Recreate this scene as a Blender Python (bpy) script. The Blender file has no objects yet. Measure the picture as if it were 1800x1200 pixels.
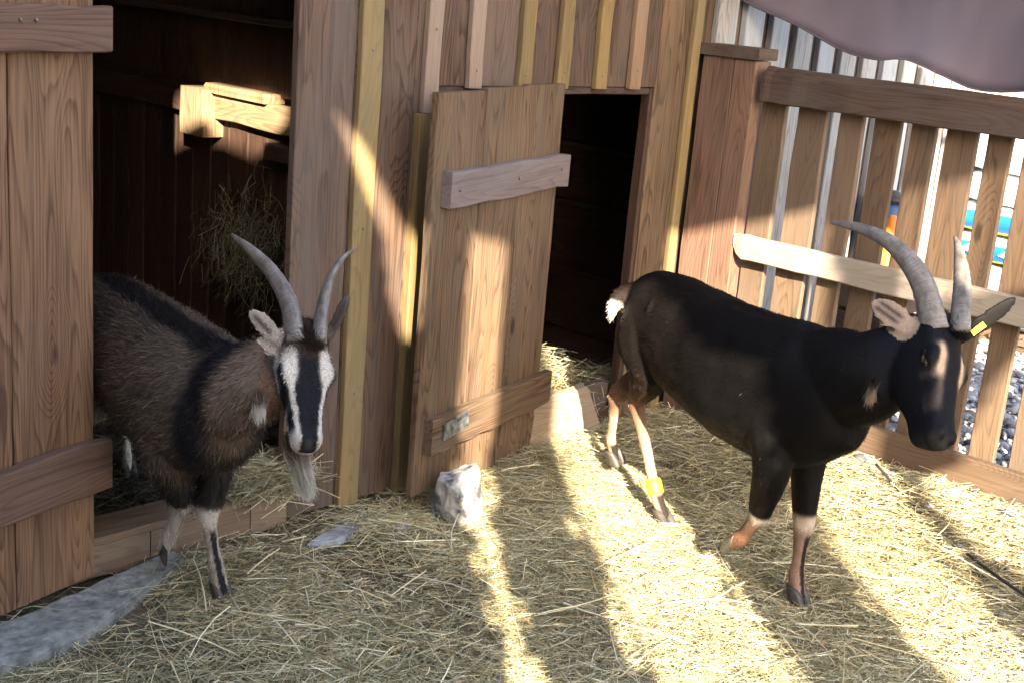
import bpy, bmesh, math, random
import numpy as np
from mathutils import Vector, Matrix, noise

random.seed(7)
rng = np.random.default_rng(7)
R = math.radians
scene = bpy.context.scene

# ---------------------------------------------------------------- camera
FPX = 2291.5                                   # focal length in photo pixels (1800 wide)
AZ, TILT, ROLL = R(46.558), R(15.338), R(4.951)
CAM = np.array([0.0, 0.0, 1.5])
_f = np.array([math.sin(AZ) * math.cos(TILT), math.cos(AZ) * math.cos(TILT), -math.sin(TILT)])
_r0 = np.array([math.cos(AZ), -math.sin(AZ), 0.0])
_u0 = np.cross(_r0, _f)
_r = math.cos(ROLL) * _r0 + math.sin(ROLL) * _u0
_u = -math.sin(ROLL) * _r0 + math.cos(ROLL) * _u0
cd = bpy.data.cameras.new('camera')
cam = bpy.data.objects.new('camera', cd)
scene.collection.objects.link(cam)
m = Matrix(((_r[0], _u[0], -_f[0], CAM[0]), (_r[1], _u[1], -_f[1], CAM[1]), (_r[2], _u[2], -_f[2], CAM[2]), (0, 0, 0, 1)))
cam.matrix_world = m
cd.sensor_width = 36.0
cd.lens = 36.0 * FPX / 1800.0
cd.clip_start = 0.05
cd.clip_end = 400
scene.camera = cam

# ---------------------------------------------------------------- sky, sun, exposure
SUN_AZ, SUN_EL = R(52.5), R(26.0)              # the way the light travels, from +X; height of the sun
w = bpy.data.worlds.new('World')
scene.world = w
w.use_nodes = True
nt = w.node_tree
sky = nt.nodes.new('ShaderNodeTexSky')
sky.sky_type = 'NISHITA'
sky.sun_disc = False
sky.sun_elevation = SUN_EL
sky.sun_rotation = math.atan2(-math.cos(SUN_AZ), -math.sin(SUN_AZ))
sky.air_density = 1.0
sky.dust_density = 3.0
nt.links.new(sky.outputs[0], nt.nodes['Background'].inputs[0])
nt.nodes['Background'].inputs[1].default_value = 0.112
sd = bpy.data.lights.new('sun', 'SUN')
sd.energy = 5.0
sd.angle = R(0.5)
sd.color = (1.0, 0.86, 0.66)
sun = bpy.data.objects.new('sun', sd)
scene.collection.objects.link(sun)
ldir = Vector((math.cos(SUN_AZ) * math.cos(SUN_EL), math.sin(SUN_AZ) * math.cos(SUN_EL), -math.sin(SUN_EL)))
sun.rotation_euler = ldir.to_track_quat('-Z', 'Y').to_euler()
sun.location = (-6, -8, 8)
scene.view_settings.view_transform = 'Standard'
scene.view_settings.look = 'None'
scene.view_settings.exposure = 2.88
scene.view_settings.gamma = 1.0

# ---------------------------------------------------------------- helpers
def at(px, py, d):
    """world point seen at photo pixel px,py at depth d metres"""
    v = _r * ((px - 900) / FPX) - _u * ((py - 600) / FPX) + _f
    return CAM + d * v

def catmull(pts, n):
    pts = [np.asarray(p, float) for p in pts]
    if len(pts) < 3:
        return [pts[0] + (pts[1] - pts[0]) * i / n for i in range(n + 1)]
    P = [2 * pts[0] - pts[1]] + pts + [2 * pts[-1] - pts[-2]]
    out = []
    for i in range(1, len(P) - 2):
        for k in range(n):
            t = k / n
            a, b, c, d = P[i - 1], P[i], P[i + 1], P[i + 2]
            out.append(.5 * ((2 * b) + (c - a) * t + (2 * a - 5 * b + 4 * c - d) * t * t + (3 * b - a - 3 * c + d) * t ** 3))
    out.append(pts[-1])
    return out

def tag(o, label=None, cat=None, group=None, kind=None):
    if label: o['label'] = label
    if cat: o['category'] = cat
    if group: o['group'] = group
    if kind: o['kind'] = kind
    return o

def empty(name, loc, label=None, cat=None, group=None):
    o = bpy.data.objects.new(name, None)
    o.location = loc
    o.empty_display_size = .1
    scene.collection.objects.link(o)
    return tag(o, label, cat, group)

def put(name, me, mat, parent=None):
    o = bpy.data.objects.new(name, me)
    if mat and not me.materials: me.materials.append(mat)
    scene.collection.objects.link(o)
    if parent is not None:
        o.parent = parent
        p, t = parent, Vector((0, 0, 0))
        while p is not None:
            t += Vector(p.location); p = p.parent
        if parent.type == 'EMPTY':
            o.matrix_parent_inverse = Matrix.Translation(-t)
        else:
            o.matrix_parent_inverse = Matrix.Identity(4)
    return o

class MB:
    """collects vertices/faces with a grain coordinate and a per-piece random value"""
    def __init__(self):
        self.v, self.f, self.g, self.t = [], [], [], []
    def add(self, v, f, g=None, t=0.5):
        b = len(self.v)
        self.v += [tuple(p) for p in v]
        self.f += [tuple(i + b for i in q) for q in f]
        self.g += [tuple(p) for p in (g if g is not None else v)]
        self.t += [t] * len(v)
    def board(self, o, U, V, W, n=6, jit=.0015, ch=.003, t=None, ends=(0, 0)):
        """board with corner o; U across, V along, W thickness (full vectors)"""
        o, U, V, W = [np.asarray(x, float) for x in (o, U, V, W)]
        lu, lv, lw = [np.linalg.norm(x) for x in (U, V, W)]
        cu, cw = min(ch / lu, .3), min(ch / lw, .3)
        sec = [(cu, 0), (1 - cu, 0), (1, cw), (1, 1 - cw), (1 - cu, 1), (cu, 1), (0, 1 - cw), (0, cw)]
        off = rng.uniform(-50, 50, 3)
        vs, gs, fs = [], [], []
        j1 = rng.normal(0, jit, (n + 1, 2)); j2 = rng.normal(0, jit * .5, n + 1)
        for i in range(n + 1):
            s = i / n
            for a, b in sec:
                aa = a + (j1[i, 0] / lu if a < .5 else j1[i, 1] / lu)
                e = ends[0] * (a - .5) * (1 - s) + ends[1] * (a - .5) * s
                p = o + U * aa + V * s + W * (b + j2[i] / lw) + V / lv * e
                vs.append(p)
                gs.append((aa * lu + off[0], s * lv + off[1], b * lw + off[2]))
        for i in range(n):
            for k in range(8):
                k2 = (k + 1) % 8
                fs.append((i * 8 + k, i * 8 + k2, i * 8 + 8 + k2, i * 8 + 8 + k))
        fs.append(tuple(reversed(range(8))))
        fs.append(tuple(n * 8 + k for k in range(8)))
        if np.dot(np.cross(U, V), W) > 0:
            fs = [tuple(reversed(f)) for f in fs]
        self.add(vs, fs, gs, rng.random() if t is None else t)
    def tube(self, pts, rad, n=10, asp=1.0, up=(0, 0, 1), n_sub=4, t=.5):
        q = catmull([list(p) + [r] for p, r in zip(pts, rad)], n_sub)
        P = [x[:3] for x in q]; rr = [max(x[3], 1e-4) for x in q]
        vs, fs = [], []
        upv = np.asarray(up, float)
        L = 0; gs = []
        for i, p in enumerate(P):
            d = P[min(i + 1, len(P) - 1)] - P[max(i - 1, 0)]
            d /= max(np.linalg.norm(d), 1e-9)
            s = np.cross(d, upv)
            if np.linalg.norm(s) < .05: s = np.cross(d, (1, 0.2, 0))
            s /= np.linalg.norm(s); uu = np.cross(s, d)
            upv = uu
            if i: L += np.linalg.norm(p - P[i - 1])
            for k in range(n):
                a = 2 * math.pi * k / n
                vs.append(p + s * math.cos(a) * rr[i] * asp + uu * math.sin(a) * rr[i])
                gs.append((math.cos(a) * rr[i], L, math.sin(a) * rr[i]))
        for i in range(len(P) - 1):
            for k in range(n):
                k2 = (k + 1) % n
                fs.append((i * n + k, i * n + k2, i * n + n + k2, i * n + n + k))
        fs.append(tuple(reversed(range(n)))); fs.append(tuple((len(P) - 1) * n + k for k in range(n)))
        self.add(vs, fs, gs, t)
    def mesh(self, name, smooth=False):
        me = bpy.data.meshes.new(name)
        me.from_pydata(self.v, [], self.f)
        a = me.attributes.new('gco', 'FLOAT_VECTOR', 'POINT')
        a.data.foreach_set('vector', np.asarray(self.g, np.float32).ravel())
        b = me.attributes.new('rnd', 'FLOAT', 'POINT')
        b.data.foreach_set('value', np.asarray(self.t, np.float32))
        if smooth: me.polygons.foreach_set('use_smooth', [True] * len(me.polygons))
        me.update()
        return me
    def put(self, name, mat, parent=None, smooth=False):
        return put(name, self.mesh(name, smooth), mat, parent)

# ---------------------------------------------------------------- materials
def mat_new(name):
    mt = bpy.data.materials.new(name)
    mt.use_nodes = True
    t = mt.node_tree
    return mt, t, t.nodes['Principled BSDF']

def N(t, kind, **kw):
    n = t.nodes.new('ShaderNode' + kind)
    for k, v in kw.items():
        if hasattr(n, k): setattr(n, k, v)
        else: n.inputs[k.replace('_', ' ')].default_value = v
    return n

def mth(t, op, a, b=None, c=None):
    n = t.nodes.new('ShaderNodeMath'); n.operation = op
    for i, x in enumerate((a, b, c)):
        if x is None: continue
        if isinstance(x, (int, float)): n.inputs[i].default_value = x
        else: t.links.new(x, n.inputs[i])
    return n.outputs[0]

def mixc(t, fac, a, b, mode='MIX'):
    n = t.nodes.new('ShaderNodeMix'); n.data_type = 'RGBA'; n.blend_type = mode
    for s, x in ((0, fac), (6, a), (7, b)):
        if isinstance(x, (int, float)): n.inputs[s].default_value = x
        elif isinstance(x, tuple): n.inputs[s].default_value = (*x, 1) if len(x) == 3 else x
        else: t.links.new(x, n.inputs[s])
    return n.outputs[2]

def ramp(t, fac, stops):
    n = t.nodes.new('ShaderNodeValToRGB')
    e = n.color_ramp.elements
    while len(e) < len(stops): e.new(.5)
    for i, (p, c) in enumerate(stops):
        e[i].position = p
        e[i].color = (c, c, c, 1) if isinstance(c, (int, float)) else (*c, 1)
    t.links.new(fac, n.inputs[0])
    return n.outputs[0]

def wood(name, light, dark, knot, grey=(.30, .29, .28), greyamt=.25, ringk=34.0, contrast=1.0, rough=.72, var=.5):
    mt, t, b = mat_new(name)
    A = N(t, 'Attribute', attribute_name='gco'); RD = N(t, 'Attribute', attribute_name='rnd')
    def scaled(s):
        v = t.nodes.new('ShaderNodeVectorMath'); v.operation = 'MULTIPLY'
        t.links.new(A.outputs['Vector'], v.inputs[0]); v.inputs[1].default_value = s
        return v.outputs[0]
    n1 = N(t, 'TexNoise', Scale=1.0, Detail=2.0, Roughness=.45); t.links.new(scaled((7.0, .7, 7.0)), n1.inputs['Vector'])
    # knots: sparse cells that push the growth rings around them
    vo = N(t, 'TexVoronoi', Scale=1.0); vo.inputs['Randomness'].default_value = .9
    t.links.new(scaled((5.2, 2.1, .4)), vo.inputs['Vector'])
    kd = vo.outputs['Distance']
    near = ramp(t, kd, [(0.0, 1.0), (.34, 0.0)])
    keep = ramp(t, N(t, 'SeparateColor').outputs[0], [(0, 0), (1, 1)])
    sep = t.nodes.new('ShaderNodeSeparateColor'); t.links.new(vo.outputs['Color'], sep.inputs[0])
    has = mth(t, 'GREATER_THAN', sep.outputs[0], .60)
    nearh = mth(t, 'MULTIPLY', near, has)
    fld = mth(t, 'ADD', n1.outputs[0], mth(t, 'MULTIPLY', nearh, .22))
    rng_ = mth(t, 'FRACT', mth(t, 'MULTIPLY', fld, ringk))
    # late wood: slow rise, sharp fall
    ring = ramp(t, rng_, [(0.0, .15), (.55, .35), (.86, 1.0), (1.0, .1)])
    n2 = N(t, 'TexNoise', Scale=1.0, Detail=3.0, Roughness=.6); t.links.new(scaled((150.0, 4.0, 150.0)), n2.inputs['Vector'])
    n3 = N(t, 'TexNoise', Scale=1.0, Detail=3.0, Roughness=.6); t.links.new(scaled((9.0, 1.6, 9.0)), n3.inputs['Vector'])
    fac = mth(t, 'ADD', mth(t, 'MULTIPLY', ring, .75 * contrast), mth(t, 'MULTIPLY', mth(t, 'SUBTRACT', n2.outputs[0], .5), 2.0 * contrast))
    fac = mth(t, 'ADD', fac, mth(t, 'MULTIPLY', mth(t, 'SUBTRACT', n3.outputs[0], .45), 1.6))
    base = mixc(t, fac, light, dark)
    n4 = N(t, 'TexNoise', Scale=1.0, Detail=4.0, Roughness=.65); t.links.new(scaled((14.0, 2.2, 14.0)), n4.inputs['Vector'])
    gf = mth(t, 'MULTIPLY', ramp(t, n4.outputs[0], [(.38, 0.0), (.7, 1.0)]), greyamt * 1.6)
    gf = mth(t, 'ADD', gf, mth(t, 'MULTIPLY', mth(t, 'GREATER_THAN', RD.outputs['Fac'], .6), .22))
    base = mixc(t, gf, base, grey)
    kcore = mth(t, 'MULTIPLY', ramp(t, kd, [(.05, 1.0), (.085, 0.0)]), has)
    base = mixc(t, mth(t, 'MULTIPLY', kcore, .85), base, knot)
    br = mth(t, 'ADD', 1.0 - var * .5, mth(t, 'MULTIPLY', RD.outputs['Fac'], var))
    cc = t.nodes.new('ShaderNodeVectorMath'); cc.operation = 'SCALE'
    t.links.new(base, cc.inputs[0]); t.links.new(br, cc.inputs['Scale'])
    t.links.new(cc.outputs[0], b.inputs['Base Color'])
    b.inputs['Roughness'].default_value = rough
    b.inputs['Specular IOR Level'].default_value = .3
    bu = N(t, 'Bump', Strength=.35, Distance=.002)
    t.links.new(mth(t, 'ADD', mth(t, 'MULTIPLY', ring, -.4), n2.outputs[0]), bu.inputs['Height'])
    t.links.new(bu.outputs[0], b.inputs['Normal'])
    return mt

W_DOOR = wood('door wood', (.255, .142, .077), (.092, .045, .024), (.035, .013, .008), grey=(.14, .10, .072), greyamt=.15, var=.35, contrast=1.1)
W_BATTEN = wood('ledge wood', (.180, .102, .068), (.075, .039, .027), (.035, .017, .012), grey=(.135, .098, .08), greyamt=.3, var=.2)
W_WALL = wood('wall wood', (.128, .076, .047), (.035, .020, .013), (.018, .010, .007), grey=(.100, .078, .068), greyamt=.4, var=.5, contrast=1.15)
W_HATCH = wood('hatch wood', (.165, .102, .058), (.048, .027, .016), (.025, .013, .008), grey=(.14, .11, .08), greyamt=.35, var=.3, contrast=1.15)
W_YELLOW = wood('treated batten wood', (.245, .163, .065), (.125, .080, .034), (.06, .035, .02), grey=(.165, .135, .075), greyamt=.4, contrast=.8, var=.3)
W_PINK = wood('pale batten wood', (.24, .148, .088), (.15, .088, .05), (.06, .035, .02), greyamt=.1, contrast=.7, var=.2)
W_SILVER = wood('weathered silver wood', (.33, .31, .285), (.13, .118, .105), (.06, .055, .05), grey=(.29, .31, .335), greyamt=.5, contrast=.9, var=.3)
W_FENCE = wood('fence wood', (.078, .046, .032), (.028, .016, .011), (.02, .012, .009), grey=(.085, .068, .06), greyamt=.4, var=.35)
W_RAIL = wood('pale rail wood', (.27, .225, .175), (.12, .095, .07), (.06, .04, .03), grey=(.25, .22, .19), greyamt=.5, contrast=.8, var=.2)
W_SLAT = wood('fence slat wood', (.140, .088, .052), (.050, .030, .018), (.03, .018, .012), grey=(.10, .078, .06), greyamt=.3, contrast=.8, var=.4)
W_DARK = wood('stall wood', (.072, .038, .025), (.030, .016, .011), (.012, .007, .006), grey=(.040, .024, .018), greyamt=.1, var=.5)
W_STALL = wood('stall rail wood', (.30, .20, .105), (.15, .09, .05), (.04, .022, .015), greyamt=.1, var=.3)

def plain(name, col, rough=.6, col2=None, scale=8.0, spec=.4, metal=0.0, bump=0.0, detail=5.0, lo=.35, hi=.65):
    mt, t, b = mat_new(name)
    tc = N(t, 'TexCoord'); n = N(t, 'TexNoise', Scale=scale, Detail=detail, Roughness=.6)
    t.links.new(tc.outputs['Object'], n.inputs['Vector'])
    c2 = col2 or tuple(x * .75 for x in col)
    t.links.new(mixc(t, ramp(t, n.outputs[0], [(lo, 0.0), (hi, 1.0)]), col, c2), b.inputs['Base Color'])
    b.inputs['Roughness'].default_value = rough
    b.inputs['Metallic'].default_value = metal
    b.inputs['Specular IOR Level'].default_value = spec
    if bump:
        bu = N(t, 'Bump', Strength=bump, Distance=.01)
        t.links.new(n.outputs[0], bu.inputs['Height']); t.links.new(bu.outputs[0], b.inputs['Normal'])
    return mt

def attr_mat(name, rough=.6, spec=.3, noise_amt=.0, scale=200.0, trans=0.0):
    mt, t, b = mat_new(name)
    A = N(t, 'Attribute', attribute_name='col')
    c = A.outputs['Color']
    if noise_amt:
        tc = N(t, 'TexCoord'); n = N(t, 'TexNoise', Scale=scale, Detail=3.0)
        t.links.new(tc.outputs['Object'], n.inputs['Vector'])
        s = t.nodes.new('ShaderNodeVectorMath'); s.operation = 'SCALE'
        t.links.new(c, s.inputs[0]); t.links.new(mth(t, 'ADD', 1 - noise_amt, mth(t, 'MULTIPLY', n.outputs[0], 2 * noise_amt)), s.inputs['Scale'])
        c = s.outputs[0]
    t.links.new(c, b.inputs['Base Color'])
    b.inputs['Roughness'].default_value = rough
    b.inputs['Specular IOR Level'].default_value = spec
    return mt

M_STRAW = attr_mat('straw', .55, .35)
M_STONES = attr_mat('pebbles', .8, .3, .25, 60.0)
M_COAT = attr_mat('goat coat', .7, .12, .15, 120.0)
M_FUR = attr_mat('goat hair', .5, .12)
M_CONCRETE = plain('concrete', (.33, .335, .315), .9, (.13, .135, .125), 30.0, .2, bump=.8, detail=9.0)
M_HORN = None
M_TIN = plain('roof tin', (.3, .29, .29), .5, (.22, .2, .2), 3.0)
M_IRON = plain('hinge iron', (.30, .33, .35), .45, (.05, .05, .055), 45.0, .5, .7)
M_NAIL = plain('nail steel', (.22, .21, .21), .5, (.12, .10, .09), 90.0, .5, .5)

# ================================================================ GROUND
def smooth(a, b, x):
    t = np.clip((x - a) / (b - a), 0, 1); return t * t * (3 - 2 * t)

def gz(x, y):
    """height of the trodden yard: level, rising a little to the foot of the fence"""
    r = .125 * smooth(3.2, 3.62, x) * (1 - smooth(2.05, 2.55, y) * (1 - smooth(3.66, 3.9, x))) * (1 - smooth(2.73, 2.77, y))
    return r + .008 * np.sin(x * 5.1 + y * 2.3) * np.sin(y * 4.7 - x * 1.9)

def axis(lo, hi, a, b, s, grow=1.35):
    c = list(np.arange(a, b, s)); q, d = b, s
    while q < hi: c.append(q); d *= grow; q += d
    c.append(hi); q, d = a, s; pre = []
    while q > lo:
        d *= grow; q -= d; pre.append(max(q, lo))
    return np.array(sorted(set(pre)) + c)

def build_ground():
    X = axis(-60, 90, .6, 5.2, .05); Y = axis(-60, 90, .2, 3.0, .05)
    GX, GY = np.meshgrid(X, Y)
    Z = gz(GX, GY) - .004
    v = np.stack([GX, GY, Z], -1).reshape(-1, 3)
    nx, ny = len(X), len(Y)
    f = [(j * nx + i, j * nx + i + 1, (j + 1) * nx + i + 1, (j + 1) * nx + i) for j in range(ny - 1) for i in range(nx - 1)]
    me = bpy.data.meshes.new('ground'); me.from_pydata(v.tolist(), [], f)
    me.polygons.foreach_set('use_smooth', [True] * len(f))
    mt, t, b = mat_new('earth and grit')
    tc = N(t, 'TexCoord')
    n1 = N(t, 'TexNoise', Scale=3.0, Detail=6.0, Roughness=.65); t.links.new(tc.outputs['Object'], n1.inputs['Vector'])
    n2 = N(t, 'TexNoise', Scale=90.0, Detail=4.0, Roughness=.7); t.links.new(tc.outputs['Object'], n2.inputs['Vector'])
    vo = N(t, 'TexVoronoi', Scale=55.0); t.links.new(tc.outputs['Object'], vo.inputs['Vector'])
    soil = mixc(t, ramp(t, n2.outputs[0], [(.35, 0.0), (.65, 1.0)]), (.16, .125, .075), (.075, .055, .035))
    sep = t.nodes.new('ShaderNodeSeparateColor'); t.links.new(vo.outputs['Color'], sep.inputs[0])
    grit = mixc(t, sep.outputs[0], (.12, .12, .13), (.36, .36, .38))
    sx = N(t, 'SeparateXYZ'); t.links.new(tc.outputs['Object'], sx.inputs[0])
    side = ramp(t, mth(t, 'ADD', mth(t, 'MULTIPLY', sx.outputs[0], .1), mth(t, 'MULTIPLY', n1.outputs[0], .03)), [(.378, 0.0), (.392, 1.0)])
    t.links.new(mixc(t, side, soil, grit), b.inputs['Base Color'])
    b.inputs['Roughness'].default_value = .95
    bu = N(t, 'Bump', Strength=.6, Distance=.01); t.links.new(n2.outputs[0], bu.inputs['Height']); t.links.new(bu.outputs[0], b.inputs['Normal'])
    tag(put('ground', me, mt), kind='structure')
build_ground()

# ---------------------------------------------------------------- straw strands (one stuff object per heap)
def strands(P, D, L, W, C, lift, name, sag=.25, mat=None):
    """P roots (n,3), D direction (n,3), L lengths, W widths, C colours; three-segment ribbons"""
    n = len(P)
    D = D / np.linalg.norm(D, axis=1)[:, None]
    side = np.cross(D, np.array([0, 0, 1.0])); side /= np.maximum(np.linalg.norm(side, axis=1), 1e-6)[:, None]
    roll = rng.uniform(-1.2, 1.2, n)
    upv = np.cross(side, D)
    sd_ = side * np.cos(roll)[:, None] + upv * np.sin(roll)[:, None]
    bend = side * rng.normal(0, .30, n)[:, None] + upv * (rng.normal(0, .10, n) + lift)[:, None]
    S = np.array([-.5, -.18, .18, .5])
    V = np.zeros((n, 8, 3))
    for k, s in enumerate(S):
        c = P + D * (L * s)[:, None] + bend * (L * (.25 - s * s) * 1.2 * sag * 2)[:, None]
        V[:, 2 * k] = c - sd_ * (W * .5)[:, None]; V[:, 2 * k + 1] = c + sd_ * (W * .5)[:, None]
    return ribbons(V, C, name, mat or M_STRAW)

def ribbons(V, C, name, mat):
    n, k, _ = V.shape
    me = bpy.data.meshes.new(name)
    me.vertices.add(n * k); me.vertices.foreach_set('co', V.reshape(-1).astype(np.float32))
    q = k // 2 - 1
    base = (np.arange(n) * k)[:, None, None]
    quad = np.array([[2 * i, 2 * i + 1, 2 * i + 3, 2 * i + 2] for i in range(q)])[None]
    idx = (base + quad).reshape(-1)
    me.loops.add(len(idx)); me.loops.foreach_set('vertex_index', idx.astype(np.int32))
    me.polygons.add(n * q); me.polygons.foreach_set('loop_start', (np.arange(n * q) * 4).astype(np.int32))
    me.polygons.foreach_set('use_smooth', np.ones(n * q, bool))
    a = me.attributes.new('col', 'FLOAT_COLOR', 'POINT')
    cc = np.ones((n, k, 4), np.float32); cc[:, :, :3] = C if C.ndim == 3 else C[:, None, :]
    a.data.foreach_set('color', cc.reshape(-1))
    me.update(calc_edges=True); me.validate()
    return me

STRAW_COLS = np.array([(.46, .39, .215), (.35, .32, .18), (.58, .51, .32), (.21, .19, .10), (.29, .20, .095), (.66, .61, .45), (.30, .305, .18)])
def straw_cols(n, p=(.22, .2, .17, .13, .1, .06, .12), br=1.0):
    c = STRAW_COLS[rng.choice(7, n, p=p)]
    return c * rng.uniform(.75, 1.2, n)[:, None] * br

def patch(x, y, s, seed):
    return np.array([noise.noise(Vector((a * s, b * s, seed))) for a, b in zip(x, y)])

def build_hay():
    n = 300000
    x = rng.uniform(.75, 3.72, n); y = rng.uniform(.45, 2.74, n)
    keep = (x + y * .9 > 2.4) & (x * .62 - y < 1.55)
    # thin over the kerb, by the wall foot, and where grit shows by the cable
    k = np.ones(n)
    k *= 1 - .80 * smooth(1.70, 1.45, x) * smooth(2.36, 2.44, y)
    k *= 1 - .75 * smooth(2.55, 2.7, y) * (x < 2.5)
    k *= 1 - .55 * smooth(2.9, 3.4, x) * smooth(1.75, 1.2, y)
    pn = patch(x[:], y[:], 3.2, 1.0)
    k *= np.clip(.82 + pn * .9, .22, 1)
    keep &= rng.random(n) < k
    x, y = x[keep], y[keep]; n = len(x)
    L = np.clip(rng.lognormal(math.log(.055), .55, n), .012, .22)
    top = rng.random(n)
    z = gz(x, y) + .002 + top ** 1.5 * (.020 + .035 * np.clip(patch(x, y, 3.4, 5.0), 0, 1) + .02 * np.clip(patch(x, y, 9.0, 7.0), 0, 1))
    # pile against the hatch foot, the threshold and the fence
    z += .05 * np.exp(-((y - 2.66) / .16) ** 2) * smooth(2.55, 2.9, x) * rng.uniform(0, 1, n)
    th = rng.uniform(0, 2 * math.pi, n)
    D = np.stack([np.cos(th), np.sin(th), rng.normal(0, .13, n)], -1)
    Wd = rng.uniform(.0007, .0019, n) * np.where(rng.random(n) < .06, 1.7, 1.0)
    C = straw_cols(n) * (.50 + .66 * top)[:, None]  # deeper strands darker, shade between them put into the colour
    cl = patch(x, y, 1.6, 9.0)
    C = C * (1 + .3 * cl[:, None])
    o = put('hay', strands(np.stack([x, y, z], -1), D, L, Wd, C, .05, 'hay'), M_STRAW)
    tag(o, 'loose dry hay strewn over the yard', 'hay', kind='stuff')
    # longer pale stalks lying on top
    n = 260
    x = rng.uniform(.9, 3.6, n); y = rng.uniform(.6, 2.6, n)
    ok = (x + y * .9 > 2.5) & (x * .62 - y < 1.45); x, y = x[ok], y[ok]; n = len(x)
    th = rng.uniform(0, 2 * math.pi, n)
    D = np.stack([np.cos(th), np.sin(th), rng.normal(0, .08, n)], -1)
    P = np.stack([x, y, gz(x, y) + rng.uniform(.03, .05, n)], -1)
    o = put('stalks', strands(P, D, rng.uniform(.12, .3, n), rng.uniform(.002, .0034, n), straw_cols(n, (.2, .1, .35, 0, .05, .3, 0)), .06, 'stalks'), M_STRAW)
    tag(o, 'long pale stalks lying on the hay', 'hay', kind='stuff')
    # bedding inside the shed; indoor shade is put into its colour, doorways stay bright
    n = 30000
    x = rng.uniform(1.2, 3.75, n); y = rng.uniform(2.83, 3.9, n)
    zt = rng.random(n) ** 1.3
    x[:3000] = rng.normal(1.985, .06, 3000); y[:3000] = rng.normal(2.77, .045, 3000); x[3000:6000] = rng.normal(3.12, .12, 3000); y[3000:6000] = rng.normal(2.86, .06, 3000)
    z = .075 + zt * (.05 + .19 * np.exp(-((x - 3.15) / .35) ** 2 - ((y - 2.95) / .22) ** 2) + .03 * np.exp(-((x - 2.0) / .12) ** 2 - ((y - 2.8) / .1) ** 2))
    z[:3000] += .035
    th = rng.uniform(0, 2 * math.pi, n)
    D = np.stack([np.cos(th), np.sin(th), rng.normal(0, .3, n)], -1)
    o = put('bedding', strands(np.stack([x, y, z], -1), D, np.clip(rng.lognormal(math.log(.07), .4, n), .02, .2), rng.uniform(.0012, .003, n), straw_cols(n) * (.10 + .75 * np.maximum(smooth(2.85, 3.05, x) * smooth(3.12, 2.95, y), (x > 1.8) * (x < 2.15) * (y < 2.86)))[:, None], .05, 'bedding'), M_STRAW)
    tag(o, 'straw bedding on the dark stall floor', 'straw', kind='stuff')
    # hay spilling over the threshold lit by the sun
build_hay()

# ---------------------------------------------------------------- grit and pebbles outside the fence
def build_pebbles():
    bm = bmesh.new(); bmesh.ops.create_icosphere(bm, subdivisions=1, radius=1.0)
    bv = np.array([v.co[:] for v in bm.verts]); bf = np.array([[v.index for v in f.verts] for f in bm.faces]); bm.free()
    n = 9000
    x = rng.uniform(3.60, 6.6, n); y = rng.uniform(.9, 2.72, n)
    x[:700] = rng.uniform(2.7, 3.6, 700); y[:700] = rng.uniform(.7, 1.6, 700)
    far = x[:700] * .62 - y[:700] > .55
    y[:700] = np.where(far, y[:700], .9)
    s = np.clip(rng.lognormal(math.log(.011), .45, n), .004, .035)
    s[:700] *= .6
    big = rng.random(n) < .015; s[big & (x > 3.9)] *= 2.4
    V = bv[None] * rng.uniform(.6, 1.15, (n, len(bv), 1)) * s[:, None, None] * np.stack([rng.uniform(.8, 1.3, n), rng.uniform(.8, 1.3, n), rng.uniform(.5, .8, n)], -1)[:, None]
    V = V + np.stack([x, y, gz(x, y) + s * .25], -1)[:, None]
    F = (bf[None] + (np.arange(n) * len(bv))[:, None, None]).reshape(-1)
    me = bpy.data.meshes.new('gravel')
    me.vertices.add(n * len(bv)); me.vertices.foreach_set('co', V.reshape(-1).astype(np.float32))
    nf = n * len(bf)
    me.loops.add(nf * 3); me.loops.foreach_set('vertex_index', F.astype(np.int32))
    me.polygons.add(nf); me.polygons.foreach_set('loop_start', (np.arange(nf) * 3).astype(np.int32))
    pal = np.array([(.30, .31, .33), (.16, .17, .19), (.42, .43, .45), (.07, .07, .08), (.26, .22, .18), (.5, .5, .5)])
    C = pal[rng.choice(6, n, p=(.28, .24, .18, .12, .1, .08))] * rng.uniform(.8, 1.2, n)[:, None]
    a = me.attributes.new('col', 'FLOAT_COLOR', 'POINT')
    cc = np.ones((n, len(bv), 4), np.float32); cc[:, :, :3] = C[:, None]
    a.data.foreach_set('color', cc.reshape(-1)); me.update(calc_edges=True); me.validate()
    tag(put('gravel', me, M_STONES), 'grey pebbles on the ground beyond the fence', 'gravel', kind='stuff')
build_pebbles()

# ================================================================ THE SHED
YW = 2.74
shed = empty('goat_shed', (2.2, YW, 0), 'board and batten goat shed of brown and silvered planks with two low doorways', 'shed')

def panel(x0, x1, z0, z1, wd, mat, t=None, y=YW, th=.025, name='plank_wall'):
    mb = MB(); x = x0
    while x < x1 - .01:
        wdt = min(wd * rng.uniform(.93, 1.07), x1 - x)
        if x1 - x - wdt < .05: wdt = x1 - x
        mb.board((x + .001, y, z0), (wdt - .002, 0, 0), (0, 0, z1 - z0), (0, th, 0), n=8, jit=.0008, ch=.002)
        x += wdt
    return mb.put(name, mat, shed)

def batten(x, wd, z0, z1, mat, th=.024, lean=0.0, y=YW):
    mb = MB()
    mb.board((x, y - th, z0), (wd, 0, 0), (lean, 0, z1 - z0), (0, th - .001, 0), n=9, jit=.0012, ch=.003)
    return mb.put('batten', mat, shed)

TOP = 2.15
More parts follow.
